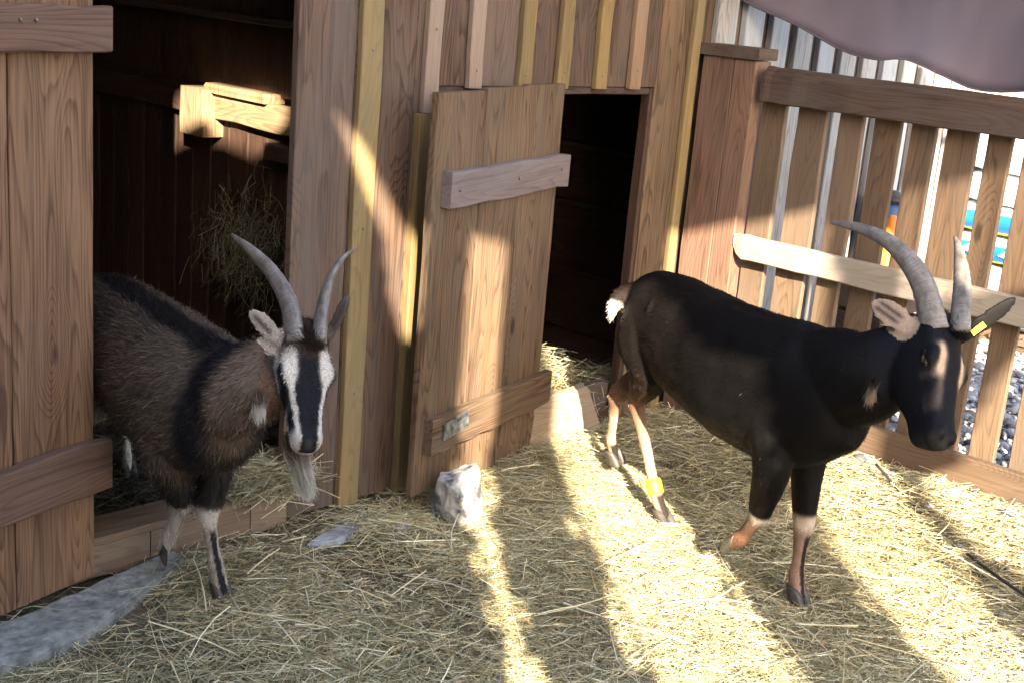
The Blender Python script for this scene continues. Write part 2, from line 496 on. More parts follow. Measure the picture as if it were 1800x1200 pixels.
# left of the big doorway, the pier between the doors, over both doors, and the long silvered stretch
panel(-2.0, 1.40, 0.02, TOP, .17, W_WALL)
panel(2.02, 2.205, 0.015, TOP, .185, W_WALL)
panel(2.205, 2.415, 0.015, TOP, .21, W_WALL)
panel(2.415, 2.50, 0.015, TOP, .1, W_WALL)
panel(2.50, 3.475, 1.205, TOP, .175, W_WALL)
panel(1.40, 2.02, 1.92, TOP, .2, W_WALL)
panel(3.475, 3.645, 0.0, TOP, .18, W_HATCH)
panel(3.645, 3.82, 0.0, TOP, .18, W_WALL)
panel(3.82, 8.2, 0.0, TOP, .165, W_WALL)
batten(2.207, .07, .012, TOP, W_YELLOW)
batten(2.417, .076, .012, 1.13, W_YELLOW, th=.03)
batten(2.436, .052, 1.133, TOP, W_PINK)
for x, mt in ((2.60, W_PINK), (2.805, W_YELLOW), (2.972, W_YELLOW), (3.15, W_YELLOW), (3.318, W_PINK)):
    batten(x, .052, 1.2, TOP, mt)
batten(3.628, .042, .0, TOP, W_YELLOW)
x = 3.80
while x < 8.1:
    batten(x - .052, .11, 0.0, TOP, W_SILVER, th=.028)
    x += .166
for x in (-1.6, -1.2, -.8, -.4, 0, .4, .8): batten(x, .06, .02, TOP, W_YELLOW)
# nail heads in the battens
def batten_nail(x, z, y=YW - .031):
    bm = bmesh.new(); bmesh.ops.create_uvsphere(bm, u_segments=8, v_segments=6, radius=.004)
    me = bpy.data.meshes.new('nail'); bm.to_mesh(me); bm.free(); me.transform(Matrix.Translation((x, y + .006, z)))
    put('nail', me, M_NAIL, shed)
for x_, zs_ in ((2.242, (.35, .82, 1.30)), (2.455, (.12, .55, 1.07)), (2.462, (1.18, 1.36)), (2.626, (1.25,)), (2.83, (1.24,)), (2.998, (1.25,)), (3.176, (1.24,)), (3.344, (1.26,))):
    for z_ in zs_: batten_nail(x_, z_)
# linings of the doorways
mb = MB(); mb.board((3.458, YW + .004, 0.02), (.016, 0, 0), (0, 0, 1.18), (0, .04, 0), n=6); mb.put('door_jamb', W_DARK, shed)
mb = MB(); mb.board((2.50, YW + .003, 1.18), (0, .085, 0), (.95, 0, 0), (0, 0, .022), n=6); mb.put('door_lintel', W_FENCE, shed)
mb = MB(); mb.board((1.40, YW + .003, 1.895), (0, .085, 0), (.62, 0, 0), (0, 0, .022), n=6); mb.put('door_lintel', W_FENCE, shed)
# the sill of the big doorway: face boards under a plank
mb = MB()
for a, b_ in ((1.30, 1.60), (1.603, 1.90), (1.903, 2.02)):
    mb.board((a, YW - .028, 0.005), (0, 0, .088), (b_ - a, 0, 0), (0, .03, 0), n=4, jit=.002)
W_SILL = wood('sill wood', (.24, .155, .095), (.10, .06, .036), (.04, .022, .014), grey=(.2, .16, .12), greyamt=.3, var=.3)
mb.put('sill_board', W_SILL, shed)
mb = MB()
for a, b_ in ((1.30, 1.72), (1.723, 2.02)):
    mb.board((a, YW - .032, 0.094), (0, .125, 0), (b_ - a, 0, 0), (0, 0, .02), n=5, jit=.002)
mb.put('sill', W_SILL, shed)
# the threshold board under the small doorway, rough sawn off at its end
mb = MB(); mb.board((2.62, YW - .05, 0.0), (0, 0, .215), (  .67, 0, 0), (0, .045, 0), n=8, jit=.004, ch=.006, ends=(0, -.12)); mb.put('threshold', W_STALL, shed)
mb = MB(); mb.board((3.30, YW + .05, 0.0), (0, 0, .17), (.17, 0, 0), (0, .03, 0), n=4, jit=.004); mb.put('threshold', W_FENCE, shed)

# inside: floor, back and side walls, partitions
def slab(name, x0, x1, y0, y1, z0, z1, mat, along='x', wd=.18):
    """a skin of boards filling a box that is thin in one direction"""
    mb = MB(); d = (x1 - x0, y1 - y0, z1 - z0)
    thin = int(np.argmin(d))
    lo = [x0, y0, z0]
    al = {'x': 0, 'y': 1, 'z': 2}[along]
    ac = [i for i in range(3) if i not in (thin, al)][0]
    p = 0
    while p < d[ac] - .01:
        q = min(wd, d[ac] - p)
        o = list(lo); o[ac] += p
        U = [0, 0, 0]; U[ac] = q - .0015; V = [0, 0, 0]; V[al] = d[al]; Wv = [0, 0, 0]; Wv[thin] = d[thin]
        mb.board(o, U, V, Wv, n=5, jit=.001)
        p += q
    return mb.put(name, mat, shed)
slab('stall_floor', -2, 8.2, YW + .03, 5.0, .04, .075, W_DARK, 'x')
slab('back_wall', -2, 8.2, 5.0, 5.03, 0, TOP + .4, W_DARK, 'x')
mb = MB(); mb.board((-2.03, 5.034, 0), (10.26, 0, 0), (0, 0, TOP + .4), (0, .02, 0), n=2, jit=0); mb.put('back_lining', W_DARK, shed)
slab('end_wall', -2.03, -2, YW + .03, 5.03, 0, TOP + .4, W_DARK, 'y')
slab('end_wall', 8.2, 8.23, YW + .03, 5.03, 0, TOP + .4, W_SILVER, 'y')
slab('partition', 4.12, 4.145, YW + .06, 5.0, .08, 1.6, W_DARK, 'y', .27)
mb = MB()
for z in (.62, .86):
    mb.board((4.085, YW + .06, z), (0, 0, .02), (0, 2.1, 0), (.03, 0, 0), n=5)
mb.put('partition_rail', W_FENCE, shed)
# slatted partition between the two stalls, top rail coloured pale where sunlit, dark where shaded
mb = MB(); y = YW + .08
while y < 4.95:
    mb.board((2.45, y, .08), (0, .104, 0), (0, 0, .90), (.02, 0, 0), n=5, jit=.001); y += .108
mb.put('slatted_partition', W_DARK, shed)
mb = MB(); mb.board((2.415, YW + .06, .985), (0, 0, .085), (0, .92, 0), (.05, 0, 0), n=8, jit=.002); mb.put('partition_rail', W_STALL, shed)
mb = MB(); mb.board((2.418, YW + .985, .985), (0, 0, .08), (0, 1.25, 0), (.045, 0, 0), n=8, jit=.002); mb.put('partition_rail', W_DARK, shed)  # same rail in darker wood, standing for its shaded stretch
mb = MB(); mb.board((2.37, 3.72, .925), (0, .14, 0), (0, 0, .155), (.1, 0, 0), n=3, jit=.002); mb.put('rail_block', W_STALL, shed)
mb = MB(); mb.board((2.40, 3.42, 1.07), (0, .34, 0), (0, 0, .03), (.08, 0, 0), n=3, jit=.004); mb.put('rail_block', W_STALL, shed)
mb = MB(); mb.board((2.405, YW + .06, .90), (0, 0, .05), (0, .62, 0), (.04, 0, 0), n=5); mb.put('partition_rail', W_DARK, shed)
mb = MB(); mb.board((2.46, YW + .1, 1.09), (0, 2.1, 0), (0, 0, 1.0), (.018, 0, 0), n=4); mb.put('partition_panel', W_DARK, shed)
mb = MB(); mb.board((2.40, YW + .1, 1.31), (.06, 0, 0), (0, 1.5, 0), (0, 0, .022), n=4); mb.put('shelf', W_FENCE, shed)
# roof
mb = MB()
for i in range(24):
    x = -2.2 + i * .45
    mb.board((x, YW - .12, TOP + .005), (.448, 0, 0), (0, 2.5, .42), (0, -.004, .025), n=2, jit=0)
mb.put('roof', M_TIN, shed)
mb = MB(); mb.board((-2.2, YW + .03, TOP - .1), (0, .05, 0), (10.5, 0, 0), (0, 0, .1), n=3); mb.put('wall_plate', W_FENCE, shed)

# --- the big stable door, folded back against the wall on its right-hand edge
def plane_frame(p0, deg):
    d = np.array([math.cos(R(deg)), math.sin(R(deg)), 0]); nn = np.array([d[1], -d[0], 0])   # nn points out to the yard
    return np.array(p0, float), d, nn
P0, D, NN = plane_frame((1.46, 2.70, 0), 15)
mb = MB()
edges = [-.92, -.78, -.62, -.455, -.2525, -.021]
for a, b_ in zip(edges[:-1], edges[1:]):
    mb.board(P0 + D * (a + .0015) + np.array([0, 0, .028]) - NN * .026, D * (b_ - a - .003), (0, 0, 1.80), NN * .026, n=12, jit=.0009, ch=.0025, t=.5 + .25 * rng.normal())
bigdoor = mb.put('stable_door', W_DOOR, shed)
for z0, z1, zz in ((1.278, 1.374, .002), (.257, .384, .0)):
    mb = MB()
    mb.board(P0 + D * -.90 + NN * .002 + np.array([0, 0, z0]), (0, 0, z1 - z0), D * .904 + np.array([0, 0, zz]), NN * .03, n=12, jit=.0025, ch=.004)
    mb.put('door_ledge', W_BATTEN, bigdoor)
def nail(p, nn, parent, r=.0045):
    bm = bmesh.new(); bmesh.ops.create_uvsphere(bm, u_segments=8, v_segments=6, radius=r)
    me = bpy.data.meshes.new('nail'); bm.to_mesh(me); bm.free()
    me.transform(Matrix.Translation(Vector(p)))
    put('nail', me, M_NAIL, parent)
for a in (-.245, -.205): nail(P0 + D * a + NN * .033 + np.array([0, 0, 1.345]), NN, bigdoor)

# --- the small hatch door, pushed out at its left-hand edge by the rock
P1, D1, N1 = plane_frame((3.01, 2.70, 0), 12)
mb = MB()
for a, b_, zt, zb in ((-.682, -.449, 1.205, .07), (-.447, -.242, 1.213, .055), (-.24, -.022, 1.217, .045)):
    mb.board(P1 + D1 * a + np.array([0, 0, zb]) - N1 * .024, D1 * (b_ - a - .002), (0, 0, zt - zb), N1 * .024, n=10, jit=.0016, ch=.0025, ends=(rng.uniform(-.02, .02), 0))
hatch = mb.put('hatch_door', W_HATCH, shed)
mb = MB(); mb.board(P1 + D1 * -.64 + N1 * .001 + np.array([0, 0, .897]), (0, 0, .1), D1 * .628 + np.array([0, 0, .011]), N1 * .032, n=10, jit=.002, ch=.003); o = mb.put('door_ledge', wood('grey ledge wood', (.17, .125, .112), (.085, .060, .056), (.04, .025, .02), grey=(.17, .15, .155), greyamt=.5, var=.1), hatch)
mb = MB(); mb.board(P1 + D1 * -.645 + N1 * .001 + np.array([0, 0, .187]), (0, 0, .108), D1 * .648 + np.array([0, 0, .014]), N1 * .03, n=10, jit=.002, ch=.003); mb.put('door_ledge', W_HATCH, hatch)
mb = MB(); mb.board(P1 + D1 * -.60 + N1 * .033 + np.array([0, 0, .225]), (0, 0, .052), D1 * .125 + np.array([0, 0, .016]), N1 * .006, n=4, jit=.0008, ch=.002); mb.put('hinge_strap', M_IRON, hatch)
for a, z in ((-.60, .945), (-.30, .955), (-.06, .965)): nail(P1 + D1 * a + N1 * .034 + np.array([0, 0, z]), N1, hatch)

# ---------------------------------------------------------------- kerb
def rough_block(name, outline, z0, z1, mat, parent=None, amp=.006, n_sub=10):
    """extruded outline with a worn, uneven top"""
    bm = bmesh.new()
    vs = [bm.verts.new((x, y, z0)) for x, y in outline]
    f = bm.faces.new(vs)
    r = bmesh.ops.extrude_face_region(bm, geom=[f])
    bmesh.ops.translate(bm, verts=[v for v in r['geom'] if isinstance(v, bmesh.types.BMVert)], vec=(0, 0, z1 - z0))
    bmesh.ops.recalc_face_normals(bm, faces=bm.faces)
    bmesh.ops.bevel(bm, geom=[e for e in bm.edges if all(v.co.z > z1 - .001 for v in e.verts)], offset=.008, segments=2, affect='EDGES')
    bmesh.ops.triangulate(bm, faces=bm.faces)
    for _ in range(4):
        le = [e for e in bm.edges if e.calc_length() > .05]
        if not le: break
        bmesh.ops.subdivide_edges(bm, edges=le, cuts=1)
        bmesh.ops.triangulate(bm, faces=[q for q in bm.faces if len(q.verts) > 3])
    for v in bm.verts:
        q = noise.noise_vector(v.co * 9) * amp + noise.noise_vector(v.co * 40) * amp * .3
        v.co += q
    me = bpy.data.meshes.new(name); bm.to_mesh(me); bm.free()
    return put(name, me, mat, parent)
tag(rough_block('kerb', [(-1.5, 2.43), (1.18, 2.41), (1.30, 2.45), (1.43, 2.52), (1.56, 2.59), (1.66, 2.65), (1.66, 2.70), (1.45, 2.655), (1.2, 2.59), (-1.5, 2.59)], -.05, .034, M_CONCRETE, amp=.010),
    'worn grey concrete kerb along the shed foot under the big door', 'kerb')

# ---------------------------------------------------------------- stones
def stone(name, c, rad, seed, mat, label, cat, group=None, rot=0, cuts=9):
    bm = bmesh.new(); bmesh.ops.create_icosphere(bm, subdivisions=5, radius=1.0)
    rr = random.Random(seed)
    planes = []
    for _ in range(cuts * 2):
        d = Vector((rr.gauss(0, 1), rr.gauss(0, 1), rr.gauss(0, .8))).normalized(); planes.append((d, rr.uniform(.55, .82)))
    for v in bm.verts:
        p = v.co.copy()
        for d, k in planes:
            s = p.dot(d) - k
            if s > 0: p -= d * s
        p += noise.noise_vector(p * 3 + Vector((seed, 0, 0))) * .05 + noise.noise_vector(p * 9 + Vector((seed, 0, 0))) * .022
        p = Vector((p.x * rad[0] * 1.3, p.y * rad[1] * 1.3, p.z * rad[2] * 1.3))
        p.rotate(Matrix.Rotation(rot, 3, 'Z'))
        v.co = p
    me = bpy.data.meshes.new(name); bm.to_mesh(me); bm.free()
    me.polygons.foreach_set('use_smooth', [True] * len(me.polygons))
    o = put(name, me, mat); o.location = c
    return tag(o, label, cat, group)
M_ROCK = plain('white limestone', (.52, .50, .47), .85, (.085, .085, .095), 15.0, .25, bump=.7, detail=8.0, lo=.44, hi=.60)
M_SLATE = plain('grey stone', (.33, .34, .35), .85, (.2, .2, .21), 20.0, .25, bump=.4)
stone('rock', (2.445, 2.475, .068), (.078, .075, .105), 3, M_ROCK, 'rough white rock wedged against the foot of the small hatch door', 'rock', rot=.5)
stone('stone', (2.07, 2.56, .012), (.10, .035, .022), 8, M_SLATE, 'flat grey stone half sunk in hay at the wall foot left of the white rock', 'stone', rot=.35)
stone('stone', (2.25, 2.49, .014), (.026, .024, .024), 5, M_SLATE, 'small round pale stone just left of the white rock', 'stone')

# ---------------------------------------------------------------- cable on the ground
pts = []
for px, py in ((1540, 815), (1580, 860), (1630, 915), (1690, 965), (1750, 1010), (1830, 1065), (1960, 1150)):
    v = at(px, py, 1.0) - CAM
    k = -CAM[2] / v[2]; p = CAM + v * k
    for _ in range(4):
        h_ = float(gz(p[0], p[1])) + .058; k = (h_ - CAM[2]) / v[2]; p = CAM + v * k
    pts.append(p)
mb = MB(); mb.tube(pts, [.0045] * len(pts), 8, n_sub=6)
tag(mb.put('cable', plain('black rubber', (.03, .03, .032), .6, (.015, .015, .016), 30), smooth=True), 'thin dark cable lying over hay and grit by the fence foot', 'cable')

# ================================================================ THE FENCE
fence = empty('picket_fence', (3.7, 2.0, float(gz(3.7, 2.0))), 'brown wooden slatted fence with chunky rails running out from the shed wall', 'fence')
XF = 3.68
mb = MB()
mb.board((XF + .005, 2.585, .0), (0, .128, 0), (0, 0, 1.318), (.09, 0, 0), n=10, jit=.001, t=.15)
mb.board((XF + .005, 2.495, .0), (0, .088, 0), (0, 0, 1.316), (.09, 0, 0), n=10, jit=.001, t=.5)
mb.put('post', W_BATTEN, fence)
mb = MB(); mb.board((XF - .005, 2.485, 1.32), (0, .236, 0), (.115, 0, 0), (0, 0, .038), n=4, jit=.001, ch=.004); mb.put('post_cap', W_FENCE, fence)
def rail(z0, z1, y0, y1, mat, top_bevel=0.0, round_end=False, th=.034):
    mb = MB(); hgt = z1 - z0; n = 22
    offs = rng.uniform(-9, 9, 3)
    vs, fs, gs = [], [], []
    for i in range(n + 1):
        s = (i / n) ** 2.2; y = y1 + (y0 - y1) * s
        sh = 0.0
        dist = (y1 - y)
        k0, k1 = z0, z1
        if round_end and dist < .05:
            q = math.sqrt(max(0, 1 - (1 - dist / .05) ** 2)) * .5 + .5
            k0 = z1 - (z1 - z0) * q
        j = rng.normal(0, .0013, 2)
        pr = [(0, k0 + .004), (.004, k0), (th, k0), (th, k1), (top_bevel + .004, k1), (0, k1 - top_bevel * .7 - .003)]
        for a, z in pr:
            vs.append((XF + a + j[0], y, z + (j[1] if z > (k0 + k1) / 2 else -j[1])))
            gs.append((z + offs[0], y + offs[1], a + offs[2]))
    m_ = 6
    for i in range(n):
        for k in range(m_):
            k2 = (k + 1) % m_
            fs.append((i * m_ + k, i * m_ + k2, i * m_ + m_ + k2, i * m_ + m_ + k))
    fs.append(tuple(reversed(range(m_)))); fs.append(tuple(n * m_ + k for k in range(m_)))
    mb.add(vs, fs, gs, rng.random())
    me = mb.mesh('rail')
    bm = bmesh.new(); bm.from_mesh(me); bmesh.ops.recalc_face_normals(bm, faces=bm.faces); bm.to_mesh(me); bm.free()
    return put('rail', me, mat, fence)
rail(1.190, 1.305, -.6, 2.465, W_FENCE, top_bevel=.028, th=.05)
rail(.662, .742, -.6, 2.492, W_RAIL, round_end=True)
rail(.135, .232, -.6, 2.47, W_SLAT)
ys = [(2.449, 2.355), (2.312, 2.203), (2.156, 2.072), (2.036, 1.946), (1.912, 1.831), (1.798, 1.699), (1.668, 1.594), (1.556, 1.476), (1.43, 1.35)]
y = 1.30
while y > -.6: ys.append((y, y - .09)); y -= .128
for a, b_ in ys:
    k = (XF + .052) / XF
    mb = MB()
    mb.board((XF + .052, b_ * k, .10), (0, (a - b_) * k, 0), (0, 0, 1.19), (.02, 0, 0), n=8, jit=.0014, ch=.003)
    mb.put('slat', W_SLAT, fence)
for yy in (-.55, .9):
    mb = MB(); mb.board((XF + .074, yy - .045, 0), (0, .09, 0), (0, 0, 1.29), (.09, 0, 0), n=6, jit=.001); mb.put('post', W_SLAT, fence)

# ================================================================ TARPAULIN hung beside the fence
def build_tarp():
    hem = [(2.86, 1.60), (2.733, 1.511), (2.535, 1.448), (2.344, 1.375), (2.213, 1.356), (2.113, 1.366), (2.007, 1.332), (1.904, 1.299), (1.81, 1.298), (1.705, 1.313), (1.58, 1.33), (1.4, 1.30), (1.15, 1.28)]
    H = catmull([np.array([a, b]) for a, b in hem], 8)
    nv = 22
    vs, fs = [], []
    m_ = len(H)
    for i in range(nv + 1):
        s = i / nv
        for (y, z) in H:
            zt = 2.14
            zz = z + (zt - z) * s
            x = 3.95 + .03 * math.sin(y * 11) * max(0, 1 - s * 4) * .6 + .05 * math.sin(y * 4.2) * (1 - s) + .20 * s
            q = noise.noise_vector(Vector((x * 3, y * 4, zz * 5))); x += .010 * q[0] + .006 * noise.noise(Vector((y * 14, zz * 6, 3)))
            vs.append((x, y, zz))
    for i in range(nv):
        for k in range(m_ - 1):
            fs.append((i * m_ + k, i * m_ + k + 1, i * m_ + m_ + k + 1, i * m_ + m_ + k))
    me = bpy.data.meshes.new('sheet'); me.from_pydata(vs, [], fs); me.polygons.foreach_set('use_smooth', [True] * len(fs))
    root = empty('tarpaulin', (3.95, 2.0, 1.3), 'mauve fabric sheet with a wavy hem hanging above the fence at the shed wall', 'tarpaulin')
    mt = plain('mauve canvas', (.150, .120, .150), .8, (.118, .108, .146), 2.2, .2)
    o = put('sheet', me, mt, root)
    so = o.modifiers.new('thick', 'SOLIDIFY'); so.thickness = .003
    mb = MB(); mb.tube([(3.948 + .03 * math.sin(y * 11) * .6 + .05 * math.sin(y * 4.2), y, z) for y, z in H], [.003] * m_, 8, n_sub=1)
    mb.put('hem', plain('hem cord', (.11, .088, .11), .8, (.09, .08, .10), 20), root, smooth=True)
    cv, cf = [], []  # unseen sheet added overhead to keep skylight off the fence
    for i in range(13):
        a = i / 12
        for j in range(15):
            b_ = j / 14
            x = 4.15 - 1.05 * a; y = 2.70 - 1.9 * b_
            z = 2.14 + .16 * a - .10 * math.sin(a * math.pi) * math.sin(b_ * math.pi) + .012 * noise.noise(Vector((x * 3, y * 3, 1)))
            cv.append((x, y, z))
    for i in range(12):
        for j in range(14): cf.append((i * 15 + j, i * 15 + j + 1, i * 15 + 16 + j, i * 15 + 15 + j))
    cm = bpy.data.meshes.new('sky_blocker'); cm.from_pydata(cv, [], cf); cm.polygons.foreach_set('use_smooth', [True] * len(cf))
    o = put('sky_blocker', cm, mt, root); so = o.modifiers.new('thick', 'SOLIDIFY'); so.thickness = .003
    for yy in (2.60, .85):
        mb = MB(); mb.tube([(3.10, yy, 2.285), (4.15, yy, 2.125)], [.016, .016], 10, n_sub=3); mb.put('blocker_arm', W_SLAT, root, smooth=True)
    mb = MB(); mb.tube([(4.15, 2.72, 2.145), (4.15, 1.1, 2.145)], [.025, .022], 12, n_sub=4); mb.put('pole', W_SLAT, root, smooth=True)
    mb = MB(); mb.tube([(4.15, 1.12, .1), (4.15, 1.12, 2.13)], [.03, .027], 12, n_sub=4); mb.put('upright', W_SLAT, root, smooth=True)
build_tarp()

# ================================================================ THINGS BEYOND THE FENCE
def sack(name, cx, cy, z0, lx, ly, h, mat, label, rz=0.0):
    """a filled sack lying flat: pillow with pinched ends"""
    vs, fs = [], []
    n, m_ = 26, 20
    for i in range(n + 1):
        s = i / n * 2 - 1
        e = max(1 - abs(s) ** 5, 0) ** .5
        for k in range(m_):
            a = 2 * math.pi * k / m_
            ca, sa = math.cos(a), math.sin(a)
            ww = lx / 2 * math.copysign(abs(ca) ** .55, ca) * (.9 + .1 * e)
            hh = h / 2 * math.copysign(abs(sa) ** .7, sa) * (.08 + .92 * e)
            p = Vector((ww, s * ly / 2, hh + h / 2))
            p += noise.noise_vector(p * 9 + Vector((cx * 7, z0 * 9, 0))) * .008
            p.rotate(Matrix.Rotation(rz, 3, 'Z'))
            vs.append((p.x, p.y, p.z))
    for i in range(n):
        for k in range(m_):
            k2 = (k + 1) % m_
            fs.append((i * m_ + k, i * m_ + k2, (i + 1) * m_ + k2, (i + 1) * m_ + k))
    fs.append(tuple(reversed(range(m_)))); fs.append(tuple(n * m_ + k for k in range(m_)))
    me = bpy.data.meshes.new(name); me.from_pydata(vs, [], fs); me.polygons.foreach_set('use_smooth', [True] * len(fs))
    o = put(name, me, mat); o.location = (cx, cy, z0)
    return tag(o, label, 'sack', 'printed feed sacks stacked beyond the fence')

def sack_mat(name, bands):
    """printed plastic: bands in height (object z)"""
    mt, t, b = mat_new(name)
    tc = N(t, 'TexCoord'); sx = N(t, 'SeparateXYZ'); t.links.new(tc.outputs['Object'], sx.inputs[0])
    n = t.nodes.new('ShaderNodeValToRGB'); n.color_ramp.interpolation = 'CONSTANT'
    e = n.color_ramp.elements
    while len(e) < len(bands): e.new(.5)
    for i, (p, c) in enumerate(bands):
        e[i].position = p; e[i].color = (*c, 1)
    t.links.new(sx.outputs[2], n.inputs[0]); t.links.new(n.outputs[0], b.inputs['Base Color'])
    b.inputs['Roughness'].default_value = .35
    return mt
BL, YE, WH, GR = (.01, .13, .55), (.72, .66, .03), (.75, .76, .78), (.30, .36, .42)
MS1 = sack_mat('sack print upper', [(0.0, YE), (.022, BL), (.10, GR), (.12, WH)])
MS2 = sack_mat('sack print lower', [(0.0, YE), (.022, BL), (.09, WH), (.108, GR)])
MS3 = sack_mat('sack grey', [(0.0, GR), (.09, (.22, .27, .32)), (.1, GR)])
MSW = plain('white sack', (.78, .79, .8), .4, (.66, .67, .7), 6.0)
g0 = float(gz(5.8, 2.4))
sk = [('sack', MS3, g0 + .055, .14, 'grey blue sack at the bottom of the stack seen through the fence'),
      ('sack', MS3, g0 + .195, .14, 'grey blue sack second from the bottom of the stack seen through the fence'),
      ('sack', MS2, g0 + .335, .13, 'white sack with blue band, white emblem and yellow line, mid stack beyond the fence'),
      ('sack', MS1, g0 + .465, .13, 'sack with broad blue band and yellow line under the plain white sacks'),
      ('sack', MSW, g0 + .595, .14, 'plain white sack directly above the blue banded sacks beyond the fence'),
      ('sack', MSW, g0 + .735, .14, 'plain white sack topmost of the stack beyond the fence')]
for i, (nm, mt, z, h, lb) in enumerate(sk):
    o = sack(nm, 5.85 + rng.uniform(-.01, .01), 2.42 + rng.uniform(-.015, .015), z, .48, .56, h + .004, mt, lb, rng.uniform(-.04, .04))
    if i == 2:
        mb = MB()   # bird-like white emblem printed on the blue band, facing the yard
        ex = -.2435
        mb.add([(ex, -.16, .045), (ex, -.06, .085), (ex, -.02, .055), (ex, -.10, .04)], [(0, 1, 2, 3), ], t=.5)
        mb.add([(ex, .02, .05), (ex, .12, .085), (ex, .16, .055), (ex, .08, .04)], [(0, 1, 2, 3), ], t=.5)
        me = mb.mesh('emblem'); e_ = put('emblem', me, plain('white print', (.8, .8, .82), .4), None)
        e_.parent = o
# pallet under the sacks
mb = MB()
for k in range(5): mb.board((5.55, 2.12 + k * .13, g0 + .035), (0, .1, 0), (.6, 0, 0), (0, 0, .018), n=3)
for k in range(3): mb.board((5.56 + k * .25, 2.12, g0 - .005), (.08, 0, 0), (0, .62, 0), (0, 0, .038), n=3)
tag(mb.put('pallet', W_SLAT), 'low wooden pallet under the stack of printed sacks beyond the fence', 'pallet')

# orange road cone and a blue drum standing by the wall
def lathe(name, prof, c, mat, n=28, parent=None):
    vs, fs = [], []
    for r_, z in prof:
        for k in range(n):
            a = 2 * math.pi * k / n; vs.append((c[0] + r_ * math.cos(a), c[1] + r_ * math.sin(a), c[2] + z))
    for i in range(len(prof) - 1):
        for k in range(n):
            k2 = (k + 1) % n; fs.append((i * n + k, i * n + k2, i * n + n + k2, i * n + n + k))
    fs.append(tuple(reversed(range(n)))); fs.append(tuple((len(prof) - 1) * n + k for k in range(n)))
    me = bpy.data.meshes.new(name); me.from_pydata(vs, [], fs); me.polygons.foreach_set('use_smooth', [True] * len(fs))
    return put(name, me, mat, parent)
cz = float(gz(4.9, 2.5))
cone = empty('traffic_cone', (4.75, 2.48, cz + .34), 'small orange cone standing on a dark crate behind the fence', 'cone')
M_OR = plain('orange plastic', (.85, .24, .03), .5, (.7, .18, .02), 6)
lathe('cone_body', [(.075, .018), (.068, .025), (.016, .27), (.010, .275)], (4.75, 2.48, cz + .34), M_OR, parent=cone)
mb = MB(); mb.board((4.66, 2.39, cz + .341), (.18, 0, 0), (0, .18, 0), (0, 0, .018), n=2, jit=0, ch=.006); mb.put('cone_base', M_OR, cone)
crate = empty('crate', (4.75, 2.48, cz), 'dark slatted wooden crate on the grit behind the fence, under the orange cone', 'crate')
for nm, x0_, y0_, ux, uy in (('side', 4.62, 2.36, .26, 0), ('side', 4.62, 2.60, .26, 0), ('end', 4.62, 2.38, 0, .22), ('end', 4.868, 2.38, 0, .22)):
    mb = MB()
    for z_ in (.005, .12, .235):
        mb.board((x0_, y0_, cz + z_), (0, 0, .10), (ux, uy, 0), (.012, 0, 0) if ux == 0 else (0, .012, 0), n=3, jit=.001)
    mb.put(nm, W_FENCE, crate)
mb = MB(); mb.board((4.615, 2.355, cz + .337), (.27, 0, 0), (0, .265, 0), (0, 0, .003), n=2, jit=0, ch=.001); mb.put('lid', W_FENCE, crate)
drum = empty('drum', (4.90, 2.58, cz), 'dark blue plastic drum against the silvered wall behind the fence', 'drum')
M_BLUE = plain('blue plastic', (.03, .09, .22), .45, (.02, .06, .16), 5)
lathe('drum_body', [(.075, .0), (.088, .02), (.09, .2), (.094, .22), (.09, .24), (.09, .45), (.094, .47), (.09, .49), (.088, .62), (.078, .645)], (4.90, 2.58, cz), M_BLUE, parent=drum)
lathe('drum_lid', [(.084, .646), (.086, .67), (.04, .675), (.025, .69)], (4.90, 2.58, cz), plain('black plastic', (.03, .03, .03), .5), parent=drum)
# a hedge closes the yard far behind
def build_hedge():
    n = 26000
    x = rng.uniform(0, 1, n)
    P = np.stack([rng.normal(0, .55, n) + 19, 2 + x * 18, rng.uniform(0, 1, n) ** .8 * (2.2 + .5 * np.sin(x * 37) + .4 * np.sin(x * 13))], -1)
    th = rng.uniform(0, 2 * math.pi, n)
    D = np.stack([np.cos(th), np.sin(th), rng.normal(0, .6, n)], -1)
    C = np.array([(.05, .085, .03)]) * rng.uniform(.5, 1.6, n)[:, None]
    tag(put('hedge', strands(P, D, rng.uniform(.08, .2, n), rng.uniform(.05, .1, n), C, 0, 'hedge'), M_STRAW), 'dark green hedge far behind the fence', 'hedge')
build_hedge()

# ================================================================ hay hanging on the stall partition
def build_hay_tuft():
    n = 950
    y = rng.choice([3.33, 3.40, 3.47, 3.54, 3.62], n, p=(.2, .25, .25, .2, .1)) + rng.normal(0, .022, n); z = .61 + rng.normal(0, .085, n) + .04 * np.sin(y * 60)
    x = 2.40 - np.abs(rng.normal(0, .055, n)) * np.exp(-((z - .58) / .3) ** 2)
    D = np.stack([rng.normal(-.3, .4, n), rng.normal(0, .5, n), rng.normal(-.8, .7, n)], -1)
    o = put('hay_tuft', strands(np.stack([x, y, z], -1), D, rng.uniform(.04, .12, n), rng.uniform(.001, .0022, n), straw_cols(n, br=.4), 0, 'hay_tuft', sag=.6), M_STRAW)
    tag(o, 'bunch of hay hanging out through the slats inside the dark stall', 'hay')
build_hay_tuft()

